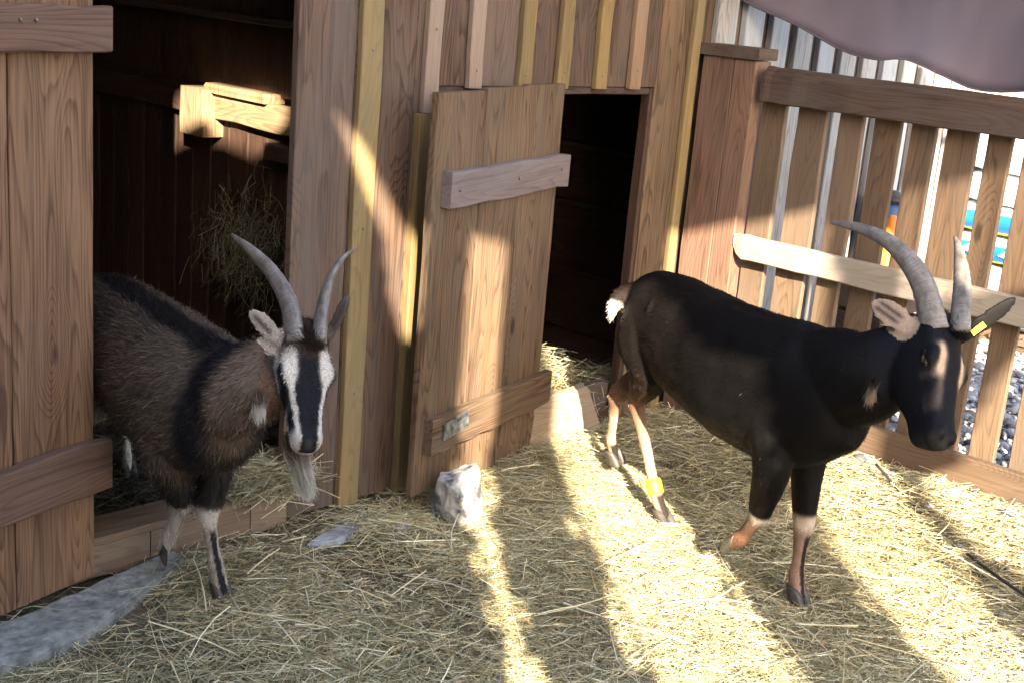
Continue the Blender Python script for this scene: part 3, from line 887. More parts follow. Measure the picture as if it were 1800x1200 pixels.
# ================================================================ ADDED LIGHT SCREEN (unseen, behind the camera)
def build_screen():
    hd = np.array([math.cos(SUN_AZ), math.sin(SUN_AZ), 0]); ud = np.array([hd[1], -hd[0], 0])
    te = math.tan(SUN_EL); S = -1.1
    holes = [  # gaps laid out from the wanted patches of sunlight
        [(.43, 1.92), (.455, 1.70), (.455, 1.1), (.545, 1.1), (.545, 1.70), (.565, 1.80), (.565, 2.60), (.43, 2.57)],
        [(.79, .4), (1.14, .4), (1.13, 1.75), (1.08, 2.0), (1.07, 2.10), (.975, 2.17), (.94, 2.45), (.80, 2.45)],
        [(1.48, .4), (1.80, .4), (1.80, 2.02), (1.67, 2.3), (1.62, 2.85), (1.22, 2.85), (1.22, 2.62), (1.34, 2.42), (1.48, 2.2)],
        [(1.83, 1.80), (1.88, 1.60), (2.15, 1.42), (2.6, 1.42), (2.6, 2.35), (2.10, 2.35), (2.03, 2.2), (1.97, 1.92), (1.86, 1.86)],
        [(.02, 2.86), (.12, 2.76), (.23, 2.61), (.29, 2.54), (.29, 2.25), (.26, 2.26), (.215, 2.38), (.185, 2.55), (.14, 2.62)],
        [(-.45, 3.14), (-.45, 3.29), (-.37, 3.285), (-.17, 3.18), (-.11, 3.12), (-.11, 3.03), (-.20, 2.98), (-.3, 3.06)],
    ]
    holes += [[(q, 2.45), (q + .0165, 2.45), (q + .0165, 2.84), (q, 2.84)] for q in np.arange(1.80, 2.5, .036)]
    def spans(u):
        out = []
        for h in holes:
            zs = []
            for (a, b), (c, d) in zip(h, h[1:] + h[:1]):
                if (a <= u) != (c <= u): zs.append(b + (d - b) * (u - a) / (c - a))
            zs.sort()
            out += [(zs[i], zs[i + 1]) for i in range(0, len(zs) - 1, 2)]
        ragged = []
        for a, b in out:
            inner = None; lo_b = .42 < u < .57
            for lo_, hi_ in ((.43, .565), (.79, 1.13), (1.48, 1.80)):
                if lo_ - .001 <= u <= hi_ + .001: inner = min(u - lo_, hi_ - u)
            if inner is None or inner > .055 or a > 2.5: ragged.append((a, b)); continue
            w_ = a
            while w_ < b:
                q = min(w_ + .07, b)
                if lo_b and w_ < 1.70:
                    if rng.random() < .36: ragged.append((w_, q))
                elif w_ > 1.92 or rng.random() < .30 + .70 * inner / .055: ragged.append((w_, q))
                w_ = q
        for lo_, hi_ in ((.43, .565), (.79, 1.13), (1.48, 1.80)):
            outer = max(lo_ - u, u - hi_)
            if 0 < outer < .045:
                w_ = .45 if lo_ > .5 else 1.7
                while w_ < 1.72:
                    if rng.random() < .42 * (1 - outer / .045): ragged.append((w_, w_ + .07))
                    w_ += .07
        ragged.sort(); mrg = []
        for a, b in ragged:
            if mrg and a <= mrg[-1][1] + .004: mrg[-1] = (mrg[-1][0], max(b, mrg[-1][1]))
            else: mrg.append((a, b))
        return mrg
    mb = MB()
    def col(u0, u1, w0, w1, t):
        z0, z1 = w0 - S * te, w1 - S * te
        z0 = max(z0, 0.0)
        if z1 - z0 < .01: return
        o = ud * u0 + hd * S + np.array([0, 0, z0])
        mb.board(o, ud * (u1 - u0 + .0006), (0, 0, z1 - z0), -hd * .02, n=1, jit=0, ch=.001, t=t)
    u = -5.0
    while u < 2.16:
        step = .15 if u < -.449 else .016
        t = rng.random() if u < -.45 else .5
        top = 4.4 if u < 1.95 else 3.55
        cur = -9
        for a, b in spans(u + step / 2):
            col(u, u + step, cur, a, t); cur = b
        col(u, u + step, cur, top, t)
        u += step
    while u < 2.6:    # low stretch at the end
        col(u, u + .03, -9, 1.42 + (0 if u > 2.2 else 0), .5); u += .03
    # boards only, added to cast the shade
    o_ = mb.put('light_screen', W_SILVER)
    o_.location = (0, 0, 0)
    tag(o_, 'unseen board screen added behind the camera, its gaps shaping the sunlight', 'wall')
build_screen()
#GOATS#
# ================================================================ GOATS
def loft_rings(mb, keys, n=20, sub=5, p=2.3):
    """keys: (centre, side vec, up vec, half width, up half, down half)"""
    K = [np.concatenate([np.asarray(c, float), np.asarray(s, float), np.asarray(u, float), [a, b, d]]) for c, s, u, a, b, d in keys]
    Q = catmull(K, sub)
    vs, fs = [], []
    for q in Q:
        c, s, u = q[:3], q[3:6], q[6:9]
        s = s / np.linalg.norm(s); u = u - s * np.dot(s, u); u /= np.linalg.norm(u)
        a, b, d = np.maximum(q[9:], .002)
        for k in range(n):
            t = 2 * math.pi * k / n
            ct, st = math.cos(t), math.sin(t)
            x = a * math.copysign(abs(ct) ** (2 / p), ct)
            y = (b if st > 0 else d) * math.copysign(abs(st) ** (2 / p), st)
            vs.append(c + s * x + u * y)
    for i in range(len(Q) - 1):
        for k in range(n):
            k2 = (k + 1) % n
            fs.append((i * n + k, i * n + k2, i * n + n + k2, i * n + n + k))
    fs.append(tuple(reversed(range(n)))); fs.append(tuple((len(Q) - 1) * n + k for k in range(n)))
    mb.add(vs, fs)

def seg_dist(P, a, b):
    a, b = np.asarray(a, float), np.asarray(b, float)
    d = b - a; t = np.clip(((P - a) @ d) / (d @ d), 0, 1)
    return np.linalg.norm(P - (a + t[:, None] * d), axis=1), t

def make_goat(name, label, spec):
    """one continuous skin grown round the skeleton, then horns, eyes, hooves and hair as its parts"""
    c = np.array(spec['base'], float); k = spec['scale']
    hx, hy = math.cos(R(spec['heading'])), math.sin(R(spec['heading']))
    H = np.array([hx, hy, 0.0]); Lf = np.array([-hy, hx, 0.0]); U = np.array([0, 0, 1.0])
    bend = spec.get('bend', 0.0)
    def B(x, y, z):                             # body frame -> world
        yy = y + (bend * min(x, 0) ** 2)
        return c + H * (x * k) + Lf * (yy * k) + U * (z * k)
    root = empty(name, tuple(c), label, 'goat')
    mb = MB()
    # trunk
    tr = spec['trunk']
    keys = []
    for x, z, hw, hu, hd in tr:
        keys.append((B(x, 0, z), Lf, U + H * .02, hw * k, hu * k, hd * k))
    loft_rings(mb, keys, 24, 5, 2.2)
    # head frame
    P = at(*spec['poll']); M_ = at(*spec['muzzle'])
    A = M_ - P; LH = np.linalg.norm(A); A /= LH
    nrm = np.array(spec['face'], float); nrm -= A * np.dot(A, nrm); nrm /= np.linalg.norm(nrm)
    S = np.cross(A, nrm)                        # the goat's right when A is down the face
    hk = LH / .25
    def Hd(t, s, n): return P + A * (t * hk) + S * (s * hk) + nrm * (n * hk)
    hd_keys = [(-.055, .018, .012, .035), (-.035, .046, .022, .07), (0, .054, .03, .10), (.04, .056, .034, .118), (.075, .059, .033, .122),
               (.11, .052, .027, .112), (.15, .040, .024, .092), (.185, .035, .022, .074), (.215, .036, .021, .064), (.238, .033, .015, .054), (.252, .024, .004, .040), (.258, .011, -.006, .024)]
    loft_rings(mb, [(Hd(t, 0, -.012), S, nrm, a * hk, b * hk, d * hk) for t, a, b, d in hd_keys], 24, 4, 2.25)
    for s in (-1, 1):                            # brow ridges and nostril wings
        mb.tube([Hd(.055, s * .046, .004), Hd(.08, s * .053, .0), Hd(.105, s * .045, -.004)], [.012 * hk, .016 * hk, .009 * hk], 10)
        mb.tube([Hd(.222, s * .02, .004), Hd(.242, s * .019, -.002)], [.010 * hk, .009 * hk], 8)
    # chin
    mb.tube([Hd(.19, 0, -.062), Hd(.225, 0, -.060), Hd(.242, 0, -.046)], [.022 * hk, .021 * hk, .014 * hk], 10)
    # neck
    nk = spec['neck']
    base = [B(*q[:3]) for q in nk]
    pts = base + [Hd(.02, 0, -.075), Hd(.035, 0, -.05)]
    rad = [q[3] * k for q in nk] + [spec.get('throat', .066) * hk, .045 * hk]
    asp = .74
    mb.tube(pts, rad, 20, asp, up=tuple(U), n_sub=5)
    # legs
    segs = []
    for leg in spec['legs']:
        J = [at(*q[1]) if isinstance(q[0], str) else B(*q[:3]) for q in leg['joints']]
        rr = [q[-1] * k for q in leg['joints']]
        J2, r2 = [], []
        for i in range(len(J)):
            J2.append(J[i]); r2.append(rr[i])
            if i < len(J) - 1 and i >= leg['from']:
                if i == leg['from']:       # thigh / forearm narrows just above the joint
                    J2.append(J[i] + (J[i + 1] - J[i]) * .72); r2.append(rr[i + 1] * 1.12 + .12 * (rr[i] - rr[i + 1]))
                elif i == leg['from'] + 1:  # lean cannon
                    J2.append(J[i] + (J[i + 1] - J[i]) * .28); r2.append(min(rr[i], rr[i + 1]) * .98)
                    J2.append(J[i] + (J[i + 1] - J[i]) * .72); r2.append(min(rr[i], rr[i + 1]) * .80)
        mb.tube(J2, r2, 14, leg.get('asp', .85), up=tuple(H), n_sub=4)
        segs.append((leg, J))
    # ears
    ears = []
    for q in spec.get('bones', []):
        mb.tube([B(*q[:3]), B(*q[3:6])], [q[6] * k, q[7] * k], 12)
    for e in spec['ears']:
        a = Hd(*e['root']); b = at(*e['tip']); mid = (a + b) / 2 + nrm * e.get('bow', .004)
        d = b - a; ln = np.linalg.norm(d); d /= ln
        fn = np.array(e['front'], float); fn -= d * np.dot(d, fn); fn /= np.linalg.norm(fn)
        sd = np.cross(d, fn)
        ks = []
        for t, wd in ((0, .013), (.15, .014), (.35, .023), (.55, .026), (.78, .023), (.94, .014), (1.0, .005)):
            q = a + d * ln * t + (mid - (a + b) / 2) * 4 * t * (1 - t)
            ks.append((q, sd, fn, wd * hk * e.get('w', 1), .0045, .0055))
        loft_rings(mb, ks, 14, 4, 2.0)
        ears.append((a, b, fn, d, sd))
    # tail
    tl = spec.get('tail')
    if tl:
        mb.tube([at(*q[1]) if isinstance(q[0], str) else B(*q[:3]) for q in tl], [q[-1] * k for q in tl], 10)
        tail_tip = at(*tl[-2][1]) if isinstance(tl[-2][0], str) else B(*tl[-2][:3])
    else: tail_tip = P
    me = mb.mesh('raw')
    raw = bpy.data.objects.new('raw', me); scene.collection.objects.link(raw)
    rm = raw.modifiers.new('r', 'REMESH'); rm.mode = 'VOXEL'; rm.voxel_size = .0055
    sm = raw.modifiers.new('s', 'SMOOTH'); sm.factor = .5; sm.iterations = spec.get('smooth', 7)
    dg = bpy.context.evaluated_depsgraph_get()
    body = bpy.data.meshes.new_from_object(raw.evaluated_get(dg))
    bpy.data.objects.remove(raw)
    body.name = 'body'
    for a_ in list(body.attributes):
        if a_.name in ('gco', 'rnd'): body.attributes.remove(a_)
    nV = len(body.vertices)
    co = np.empty(nV * 3, np.float32); body.vertices.foreach_get('co', co); co = co.reshape(-1, 3).astype(float)
    no = np.empty(nV * 3, np.float32); body.vertices.foreach_get('normal', no); no = no.reshape(-1, 3).astype(float)
    disp = np.array([noise.noise(Vector(p) * 6.5) * .006 + noise.noise(Vector(p) * 17) * .003 for p in co])
    fade = np.clip((np.linalg.norm(co - P, axis=1) - .12) / .2, .12, 1) * np.clip((co[:, 2] - .25) / .2, .25, 1)
    co = co + no * (disp * fade)[:, None]
    body.vertices.foreach_set('co', co.astype(np.float32).ravel()); body.update()
    # local coordinates for the coat pattern
    rel = co - c
    bx, by, bz = rel @ H / k, rel @ Lf / k, rel[:, 2] / k
    relh = co - P
    ht, hs, hn = relh @ A / hk, relh @ S / hk, relh @ nrm / hk
    inhead = (ht > -.07) & (ht < .3) & (np.abs(hs) < .085) & (hn > -.135 + .2 * np.clip(-.02 - ht, 0, 1)) & (hn < .06)
    earm = np.zeros(nV, int)
    for i, (a, b, fn, d, sd) in enumerate(ears):
        dd, t = seg_dist(co, a + (b - a) * .22, b); earm[dd < .034] = i + 1
    legm = np.zeros(nV, int) - 1; legd = np.full(nV, 9.0); legt = np.zeros(nV)
    for i, (leg, J) in enumerate(segs):
        for j in range(leg['from'], len(J) - 1):
            dd, t = seg_dist(co, J[j], J[j + 1])
            up = (dd < legd) & (dd < .06)
            legd[up] = dd[up]; legm[up] = i; legt[up] = (j + t[up])
    legm[inhead | (earm > 0)] = -1
    nz = np.array([noise.noise(Vector(p) * 9) for p in co]); nz2 = np.array([noise.noise(Vector(p) * 38) for p in co])
    frontness = no @ H
    ctx = dict(bx=bx, by=by, bz=bz, ht=ht, hs=hs, hn=hn, head=inhead, ear=earm, leg=legm, legt=legt, n=no, nz=nz, nz2=nz2, ears=ears, front=frontness, co=co, P=P, Hd=Hd, segs=segs, H=H, L=Lf, tip=tail_tip)
    col, hair = spec['coat'](ctx)
    at_ = body.attributes.new('col', 'FLOAT_COLOR', 'POINT')
    cc = np.ones((nV, 4), np.float32); cc[:, :3] = col; at_.data.foreach_set('color', cc.reshape(-1))
    body.polygons.foreach_set('use_smooth', [True] * len(body.polygons))
    body.materials.clear()
    put('body', body, M_COAT, root)
    # ------------------------------------------------ hair
    body.calc_loop_triangles()
    nt_ = len(body.loop_triangles)
    tri = np.empty(nt_ * 3, np.int32); body.loop_triangles.foreach_get('vertices', tri); tri = tri.reshape(-1, 3)
    ar = np.empty(nt_, np.float32); body.loop_triangles.foreach_get('area', ar)
    pw = ar * (1 + 1.2 * inhead[tri[:, 0]]) * (hair[tri].mean(1) > 0) * (.6 + .4 * (hair[tri].mean(1) < .012))
    nh = spec['hairs']
    pick = rng.choice(nt_, nh, p=pw / pw.sum())
    bw = rng.dirichlet((1, 1, 1), nh)
    tv = tri[pick]
    g = lambda X: (X[tv] * bw[:, :, None]).sum(1)
    Rp, Rn = g(co), g(no); Rn /= np.linalg.norm(Rn, axis=1)[:, None]
    Rc = col[tv[:, 0]]
    Rl = (hair[tv] * bw).sum(1) * rng.uniform(.6, 1.3, nh)
    isleg = legm[tv[:, 0]] >= 0; ish = inhead[tv[:, 0]]; ise = earm[tv[:, 0]]
    flow = -H * .85 - U * .65 + np.zeros((nh, 3))
    flow = flow + np.stack([np.array([noise.noise(Vector(p) * 7 + Vector((q, 0, 0))) for p in Rp]) for q in (3., 17., 31.)], -1) * .8
    flow[isleg] = -U
    flow[ish] = -A * .5 + rng.normal(0, .25, (ish.sum(), 3)) + A
    for i, (a, b, fn, d, sd) in enumerate(ears): flow[ise == i + 1] = d
    flow = flow - Rn * (flow * Rn).sum(1)[:, None]
    flow /= np.maximum(np.linalg.norm(flow, axis=1), 1e-6)[:, None]
    lift = spec.get('lift', .35)
    dirn = flow + Rn * (lift + rng.normal(0, .12, nh))[:, None] + rng.normal(0, spec.get('messy', .16), (nh, 3))
    dirn /= np.linalg.norm(dirn, axis=1)[:, None]
    sidev = np.cross(dirn, Rn + rng.normal(0, .4, (nh, 3))); sidev /= np.maximum(np.linalg.norm(sidev, axis=1), 1e-6)[:, None]
    W_ = rng.uniform(.0011, .0019, nh) * spec.get('hw', 1.0)
    stray = (rng.random(nh) < spec.get('stray', 0)) & ~isleg & ~ish & ~ise & (rng.random(nh) < np.clip(.25 - g(bx[:, None])[:, 0] * 1.6, .10, 1))  # pale stray hairs; on the black coat they also stand for sheen
    W_[stray] *= spec.get('straywd', 1.0)
    V = np.zeros((nh, 6, 3))
    droop = -Rn * .35 + flow * .3
    for q, s, ww in ((0, 0, 1.0), (1, .55, .8), (2, 1.0, .12)):
        cpt = Rp - Rn * .001 + dirn * (Rl * s)[:, None] + droop * (Rl * s * s * .5)[:, None]
        V[:, 2 * q] = cpt - sidev * (W_ * ww * .5)[:, None]; V[:, 2 * q + 1] = cpt + sidev * (W_ * ww * .5)[:, None]
    hc = Rc * np.clip(rng.normal(1.0, spec.get('cvar', .3), nh), .35, 2.2)[:, None]
    hc[stray] = np.array(spec.get('straycol', (.1, .09, .08)))
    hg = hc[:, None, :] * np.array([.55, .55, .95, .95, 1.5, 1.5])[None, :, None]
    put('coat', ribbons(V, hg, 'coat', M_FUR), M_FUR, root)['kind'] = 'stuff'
    # ------------------------------------------------ eyes
    for s in (-1, 1):
        bm = bmesh.new(); bmesh.ops.create_uvsphere(bm, u_segments=18, v_segments=12, radius=.0140 * hk)
        me = bpy.data.meshes.new('eye'); bm.to_mesh(me); bm.free()
        me.polygons.foreach_set('use_smooth', [True] * len(me.polygons))
        me.transform(Matrix.Translation(Vector(Hd(.082, s * .0490, -.010))))
        put('eye', me, M_EYE, root)
        bm = bmesh.new(); bmesh.ops.create_uvsphere(bm, u_segments=14, v_segments=10, radius=1)
        me = bpy.data.meshes.new('pupil'); bm.to_mesh(me); bm.free()
        bx_ = Matrix((tuple(A * .0085 * hk) + (0,), tuple(S * .0030 * hk) + (0,), tuple(nrm * .0032 * hk) + (0,), (0, 0, 0, 1))).transposed()
        me.transform(Matrix.Translation(Vector(Hd(.082, s * .0615, -.007))) @ bx_)
        put('pupil', me, M_PUPIL, root)
        lb = MB()
        for up_ in (-1, 1):
            lb.tube([Hd(.082 + up_ * .000 - .017, s * .0505, -.013), Hd(.082 - up_ * .0105 , s * .0605, -.009), Hd(.082 + .017, s * .0505, -.013)], [.0035 * hk, .0042 * hk, .0035 * hk], 8, n_sub=5)
        lb.put('eyelid', M_LID, root, smooth=True)
    # ------------------------------------------------ horns
    for hn_ in spec['horns']:
        pts = [at(*q[:3]) for q in hn_['pts']]
        pts[0] = pts[0] - (pts[1] - pts[0]) * .12
        Q = catmull([np.concatenate([p, [q[3] * .5]]) for p, q in zip(pts, hn_['pts'])], 14)
        vs, fs, g_ = [], [], []; n = 18
        upv = nrm.copy(); Lc = 0; npt = len(Q)
        for i, q in enumerate(Q):
            p = q[:3]; d = Q[min(i + 1, npt - 1)][:3] - Q[max(i - 1, 0)][:3]; d /= np.linalg.norm(d)
            if i: Lc += np.linalg.norm(p - Q[i - 1][:3])
            s_ = np.cross(d, upv); s_ /= np.linalg.norm(s_); u_ = np.cross(s_, d); upv = u_
            ridge = 1 + .035 * math.sin(Lc * 2 * math.pi / .0125) * (1 - i / npt) + .02 * math.sin(Lc * 2 * math.pi / .031 + 1)
            for kk in range(n):
                a_ = 2 * math.pi * kk / n
                ca, sa = math.cos(a_), math.sin(a_)
                rx = q[3] * ridge * hn_.get('asp', .8); ry = q[3] * ridge * 1.15
                keel = 1.12 if sa > .8 else 1.0
                vs.append(p + s_ * ca * rx + u_ * sa * ry * keel); g_.append((ca * q[3], Lc, sa * q[3]))
        for i in range(npt - 1):
            for kk in range(n):
                k2 = (kk + 1) % n; fs.append((i * n + kk, i * n + k2, i * n + n + k2, i * n + n + kk))
        fs.append(tuple(reversed(range(n)))); fs.append(tuple((npt - 1) * n + kk for kk in range(n)))
        hb = MB(); hb.add(vs, fs, g_); hb.put('horn', M_HORN, root, smooth=True)
    # ------------------------------------------------ hooves: two claws each
    for leg, J in segs:
        d = leg.get('hoof_dir'); a = J[-1]
        fwd = np.array(H if d is None else d, float); fwd /= np.linalg.norm(fwd)
        upl = J[-2] - J[-1]; upl /= np.linalg.norm(upl)
        sdv = np.cross(fwd, upl); sdv /= np.linalg.norm(sdv)
        for s in (-1, 1):
            hb = MB()
            q0 = a + sdv * s * .0130 * k + upl * .012
            ks = [(q0 + upl * .022 - fwd * .004, sdv, fwd, .0115 * k, .018 * k, .020 * k), (q0 + upl * .004, sdv, fwd, .0130 * k, .025 * k, .023 * k), (q0 - upl * .020, sdv, fwd, .0145 * k, .034 * k, .024 * k), (q0 - upl * .024, sdv, fwd, .0125 * k, .031 * k, .021 * k)]
            loft_rings(hb, ks, 14, 3, 2.2); hb.put('hoof', M_HOOF, root, smooth=True)
    return dict(root=root, B=B, Hd=Hd, A=A, S=S, nrm=nrm, H=H, L=Lf, segs=segs, ears=ears, k=k, hk=hk)

M_EYE = plain('goat eye', (.16, .085, .022), .06, (.10, .05, .014), 90, .8)
M_PUPIL = plain('pupil', (.003, .003, .003), .06, (.002, .002, .002), 60, .8)
M_LID = plain('eyelid', (.012, .010, .010), .6, (.02, .015, .013), 50)
M_HOOF = plain('hoof horn', (.035, .03, .028), .5, (.07, .06, .05), 60)
def horn_material():
    mt, t, b = mat_new('goat horn')
    A = N(t, 'Attribute', attribute_name='gco')
    v = t.nodes.new('ShaderNodeVectorMath'); v.operation = 'MULTIPLY'; t.links.new(A.outputs['Vector'], v.inputs[0]); v.inputs[1].default_value = (60, 30, 60)
    n = N(t, 'TexNoise', Scale=1.0, Detail=4.0, Roughness=.65); t.links.new(v.outputs[0], n.inputs['Vector'])
    v2 = t.nodes.new('ShaderNodeVectorMath'); v2.operation = 'MULTIPLY'; t.links.new(A.outputs['Vector'], v2.inputs[0]); v2.inputs[1].default_value = (25, 500, 25)
    n2 = N(t, 'TexNoise', Scale=1.0, Detail=2.0); t.links.new(v2.outputs[0], n2.inputs['Vector'])
    c = mixc(t, ramp(t, n.outputs[0], [(.35, 0.0), (.68, 1.0)]), (.23, .205, .185), (.09, .076, .068))
    c = mixc(t, ramp(t, n2.outputs[0], [(.45, 0.0), (.75, .7)]), c, (.075, .064, .058))
    t.links.new(c, b.inputs['Base Color']); b.inputs['Roughness'].default_value = .55
    bu = N(t, 'Bump', Strength=.4, Distance=.002); t.links.new(n2.outputs[0], bu.inputs['Height']); t.links.new(bu.outputs[0], b.inputs['Normal'])
    return mt
M_HORN = horn_material()

def lerp(a, b, t): return a + (np.asarray(b) - a) * np.clip(t, 0, 1)[:, None]
def sstep(a, b, x):
    t = np.clip((x - a) / (b - a), 0, 1); return t * t * (3 - 2 * t)

# ---------------------------------------------------------------- coat of the black goat
def coat_black(q):
    n = len(q['bx']); bx, by, bz = q['bx'], q['by'], q['bz']
    C = np.tile(np.array([.0024, .0020, .0022]), (n, 1))
    # browner, frosted hindquarters and belly
    C = lerp(C, (.0058, .0040, .0034), sstep(-.28, -.5, bx + q['nz'] * .12) * .8)
    C = lerp(C, (.014, .008, .006), sstep(.50, .40, bz + q['nz'] * .06) * sstep(.05, -.15, bx) * .8)
    C = lerp(C, (.045, .028, .021), sstep(-.70, -.80, bx) * .6)
    C = lerp(C, (.06, .034, .026), sstep(.405, .375, bz + q['nz'] * .02) * (bx < -.18) * (bx > -.5) * .7)
    hair = np.full(n, .013)
    # legs
    for i, (leg, J) in enumerate(q['segs']):
        m_ = q['leg'] == i
        t = q['legt'][m_]; f = q['front'][m_]; nz = q['nz'][m_]
        if leg['kind'] == 'front':          # joints: 0 shoulder 1 elbow 2 knee 3 fetlock 4 hoof
            c = C[m_]
            pale = np.tile(np.array([.24, .165, .125]), (m_.sum(), 1))
            pale = lerp(pale, (.38, .32, .26), np.exp(-((t - 1.98) / .14) ** 2))
            pale = lerp(pale, (.15, .08, .05), sstep(2.1, 2.6, t) * (1.0 if not leg.get('planted', 1) else .35))
            pale = pale * (1 + .35 * q['nz2'][m_])[:, None]
            stripe = sstep(.84, .90, f + nz * .03) * sstep(2.1, 2.25, t) * leg.get('planted', 1)
            pale = lerp(pale, (.014, .012, .013), stripe)
            c = c * (1 - sstep(1.86, 1.95, t + nz * .05))[:, None] + pale * sstep(1.86, 1.95, t + nz * .05)[:, None]
            C[m_] = c
            hair[m_] = np.where(t > 1.6, .007, .010)
        else:                                # 0 hip 1 stifle 2 hock 3 fetlock 4 hoof
            c = C[m_]
            t = t - 1
            br = lerp(np.tile(np.array([.05, .026, .017]), (m_.sum(), 1)), (.17, .10, .062), sstep(1.5, 1.95, t))
            br = lerp(br, (.32, .225, .155), sstep(2.1, 2.6, t))
            br = lerp(br, (.44, .31, .20), sstep(.0, .7, -f + nz * .2) * .5 * sstep(1.9, 2.4, t)) * (1 + .4 * q['nz2'][m_])[:, None]
            br = lerp(br, (.016, .013, .012), sstep(.3, .6, f) * sstep(3.0, 3.15, t))
            a = sstep(.9, 1.75, t + nz * .3)
            C[m_] = c * (1 - a)[:, None] + br * a[:, None]
            hair[m_] = np.where(t > 2, .007, .011)
    # head
    h = q['head']; ht, hs, hn = q['ht'], q['hs'], q['hn']
    C[h] = np.array([.0034, .0037, .0055])
    hs = hs + q['nz2'] * .003
    st = np.exp(-((np.abs(hs) - .036) / .0085) ** 2) * sstep(.035, .06, ht) * sstep(.128, .10, ht) * (hn > -.03)
    st2 = np.exp(-((np.abs(hs) - .031) / .0055) ** 2) * sstep(.10, .12, ht) * sstep(.20, .17, ht) * (hn > -.03) * .55
    C = lerp(C, (.36, .26, .18), np.clip(st * 1.5, 0, 1) * h)
    C = lerp(C, (.12, .09, .07), st2 * h)
    C = lerp(C, (.018, .017, .018), (sstep(.225, .25, ht) * h))
    C = lerp(C, (.002, .002, .002), h * np.exp(-(((ht - .244) / .006) ** 2 + ((np.abs(hs) - .016) / .007) ** 2)) * 1.2)
    C = lerp(C, (.003, .003, .003), h * np.exp(-((hn + .03 - (.25 - ht) * .1) / .004) ** 2) * (ht > .20))
    hair[h] = np.where(ht[h] > .2, .003, .006)
    # ears: pale inside
    for i, (a, b, fn, d, sd) in enumerate(q['ears']):
        m_ = q['ear'] == i + 1
        ins = sstep(.15, .45, q['n'][m_] @ fn)
        along = ((q['co'][m_] - a) @ d) / np.linalg.norm(b - a)
        lat = ((q['co'][m_] - a) @ sd)
        ic = lerp(np.tile(np.array([.27, .20, .15]), (m_.sum(), 1)), (.05, .035, .028), np.clip(np.exp(-((lat - .010) / .006) ** 2) + np.exp(-((lat + .006) / .006) ** 2), 0, 1) * sstep(.25, .45, along) * sstep(.95, .8, along) * .95)
        C[m_] = lerp(np.tile(np.array([.013, .012, .013]), (m_.sum(), 1)), (.34, .25, .18), ins * 0) * (1 - ins)[:, None] + ic * ins[:, None]
        if i == 1: C[m_] = np.array([.005, .0042, .0042])
        hair[m_] = .005
    # tail: white tip
    dt = np.linalg.norm(q['co'] - q['tip'], axis=1)
    C = lerp(C, (.62, .57, .50), sstep(.040, .026, dt + q['nz2'] * .006))
    hair[dt < .05] = .014
    return C, hair

lf = np.array([2.817, 1.575, 0]); hd_ = R(-105)
Lv = np.array([-math.sin(hd_), math.cos(hd_), 0])
base_black = lf - Lv * .08
black = make_goat('goat', 'black horned goat with brown hind legs stepping out onto sunlit hay by the fence', dict(
    base=tuple(base_black), heading=-105, scale=1.0, bend=.12, hairs=80000, lift=.24, messy=.16, cvar=.85, hw=.85, stray=.30, straywd=1.7, straycol=(.060, .047, .038),
    trunk=[(-.835, .585, .02, .03, .04), (-.80, .60, .065, .075, .10), (-.70, .60, .105, .132, .15), (-.56, .59, .124, .155, .148), (-.40, .575, .140, .168, .162),
           (-.20, .565, .152, .180, .178), (-.02, .565, .140, .190, .178), (.08, .575, .120, .165, .150), (.155, .585, .088, .12, .110), (.20, .57, .03, .05, .06)],
    neck=[(-.02, 0, .60, .130), (.10, 0, .650, .130), (.20, .01, .695, .108)],
    throat=.066, bones=[(-.74, -.05, .63, -.835, -.045, .625, .05, .032), (-.74, .05, .63, -.835, .045, .625, .05, .032), (-.50, -.05, .65, -.57, -.100, .655, .05, .032), (-.50, .05, .65, -.57, .100, .655, .05, .032), (-.62, 0, .705, -.05, 0, .715, .032, .036)],
    poll=(1662, 585, 2.93), muzzle=(1664, 778, 2.80), face=(-.17, -.965, .20),
    legs=[dict(kind='front', planted=1, **{'from': 1}, joints=[(-.02, .075, .55, .075), (-.035, .085, .42, .052), (-.01, .082, .225, .031), (-.005, .08, .075, .0235), (.015, .08, .02, .021)]),
          dict(kind='front', planted=0, **{'from': 1}, hoof_dir=(.3, .2, -.9), joints=[(-.02, -.075, .55, .075), (.02, -.085, .42, .054), ('px', (1334, 905, 3.30), .031), ('px', (1304, 944, 3.39), .024), ('px', (1284, 950, 3.44), .023)]),
          dict(kind='hind', **{'from': 2}, asp=.7, joints=[(-.60, -.03, .66, .05), (-.63, -.045, .57, .12), (-.60, -.065, .465, .080), ('px', (1118, 705, 3.90), .031), ('px', (1153, 868, 3.85), .0225), ('px', (1168, 912, 3.83), .021)]),
          dict(kind='hind', **{'from': 2}, asp=.7, joints=[(-.62, .03, .66, .05), (-.68, .045, .57, .12), (-.70, .06, .455, .078), ('px', (1082, 695, 4.02), .031), ('px', (1074, 775, 4.10), .0225), ('px', (1082, 806, 4.12), .021)])],
    ears=[dict(root=(.012, .045, -.04), tip=(1532, 530, 3.0), front=(-.72, -.62, .25), w=1.2),
          dict(root=(.012, -.045, -.03), tip=(1787, 523, 2.93), front=(-.5, -.8, .1), w=.85)],
    horns=[dict(pts=[(1640, 572, 2.915, .054), (1617, 492, 2.95, .045), (1568, 431, 3.02, .032), (1515, 403, 3.10, .021), (1462, 391, 3.18, .008)]),
           dict(asp=.62, pts=[(1686, 575, 2.905, .044), (1690, 505, 2.95, .036), (1687, 460, 3.02, .026), (1683, 432, 3.09, .015), (1678, 417, 3.14, .006)])],
    tail=[(-.79, 0, .655, .03), ('px', (1090, 520, 3.80), .024), ('px', (1077, 545, 3.80), .017), ('px', (1074, 566, 3.80), .006)],
    coat=coat_black))

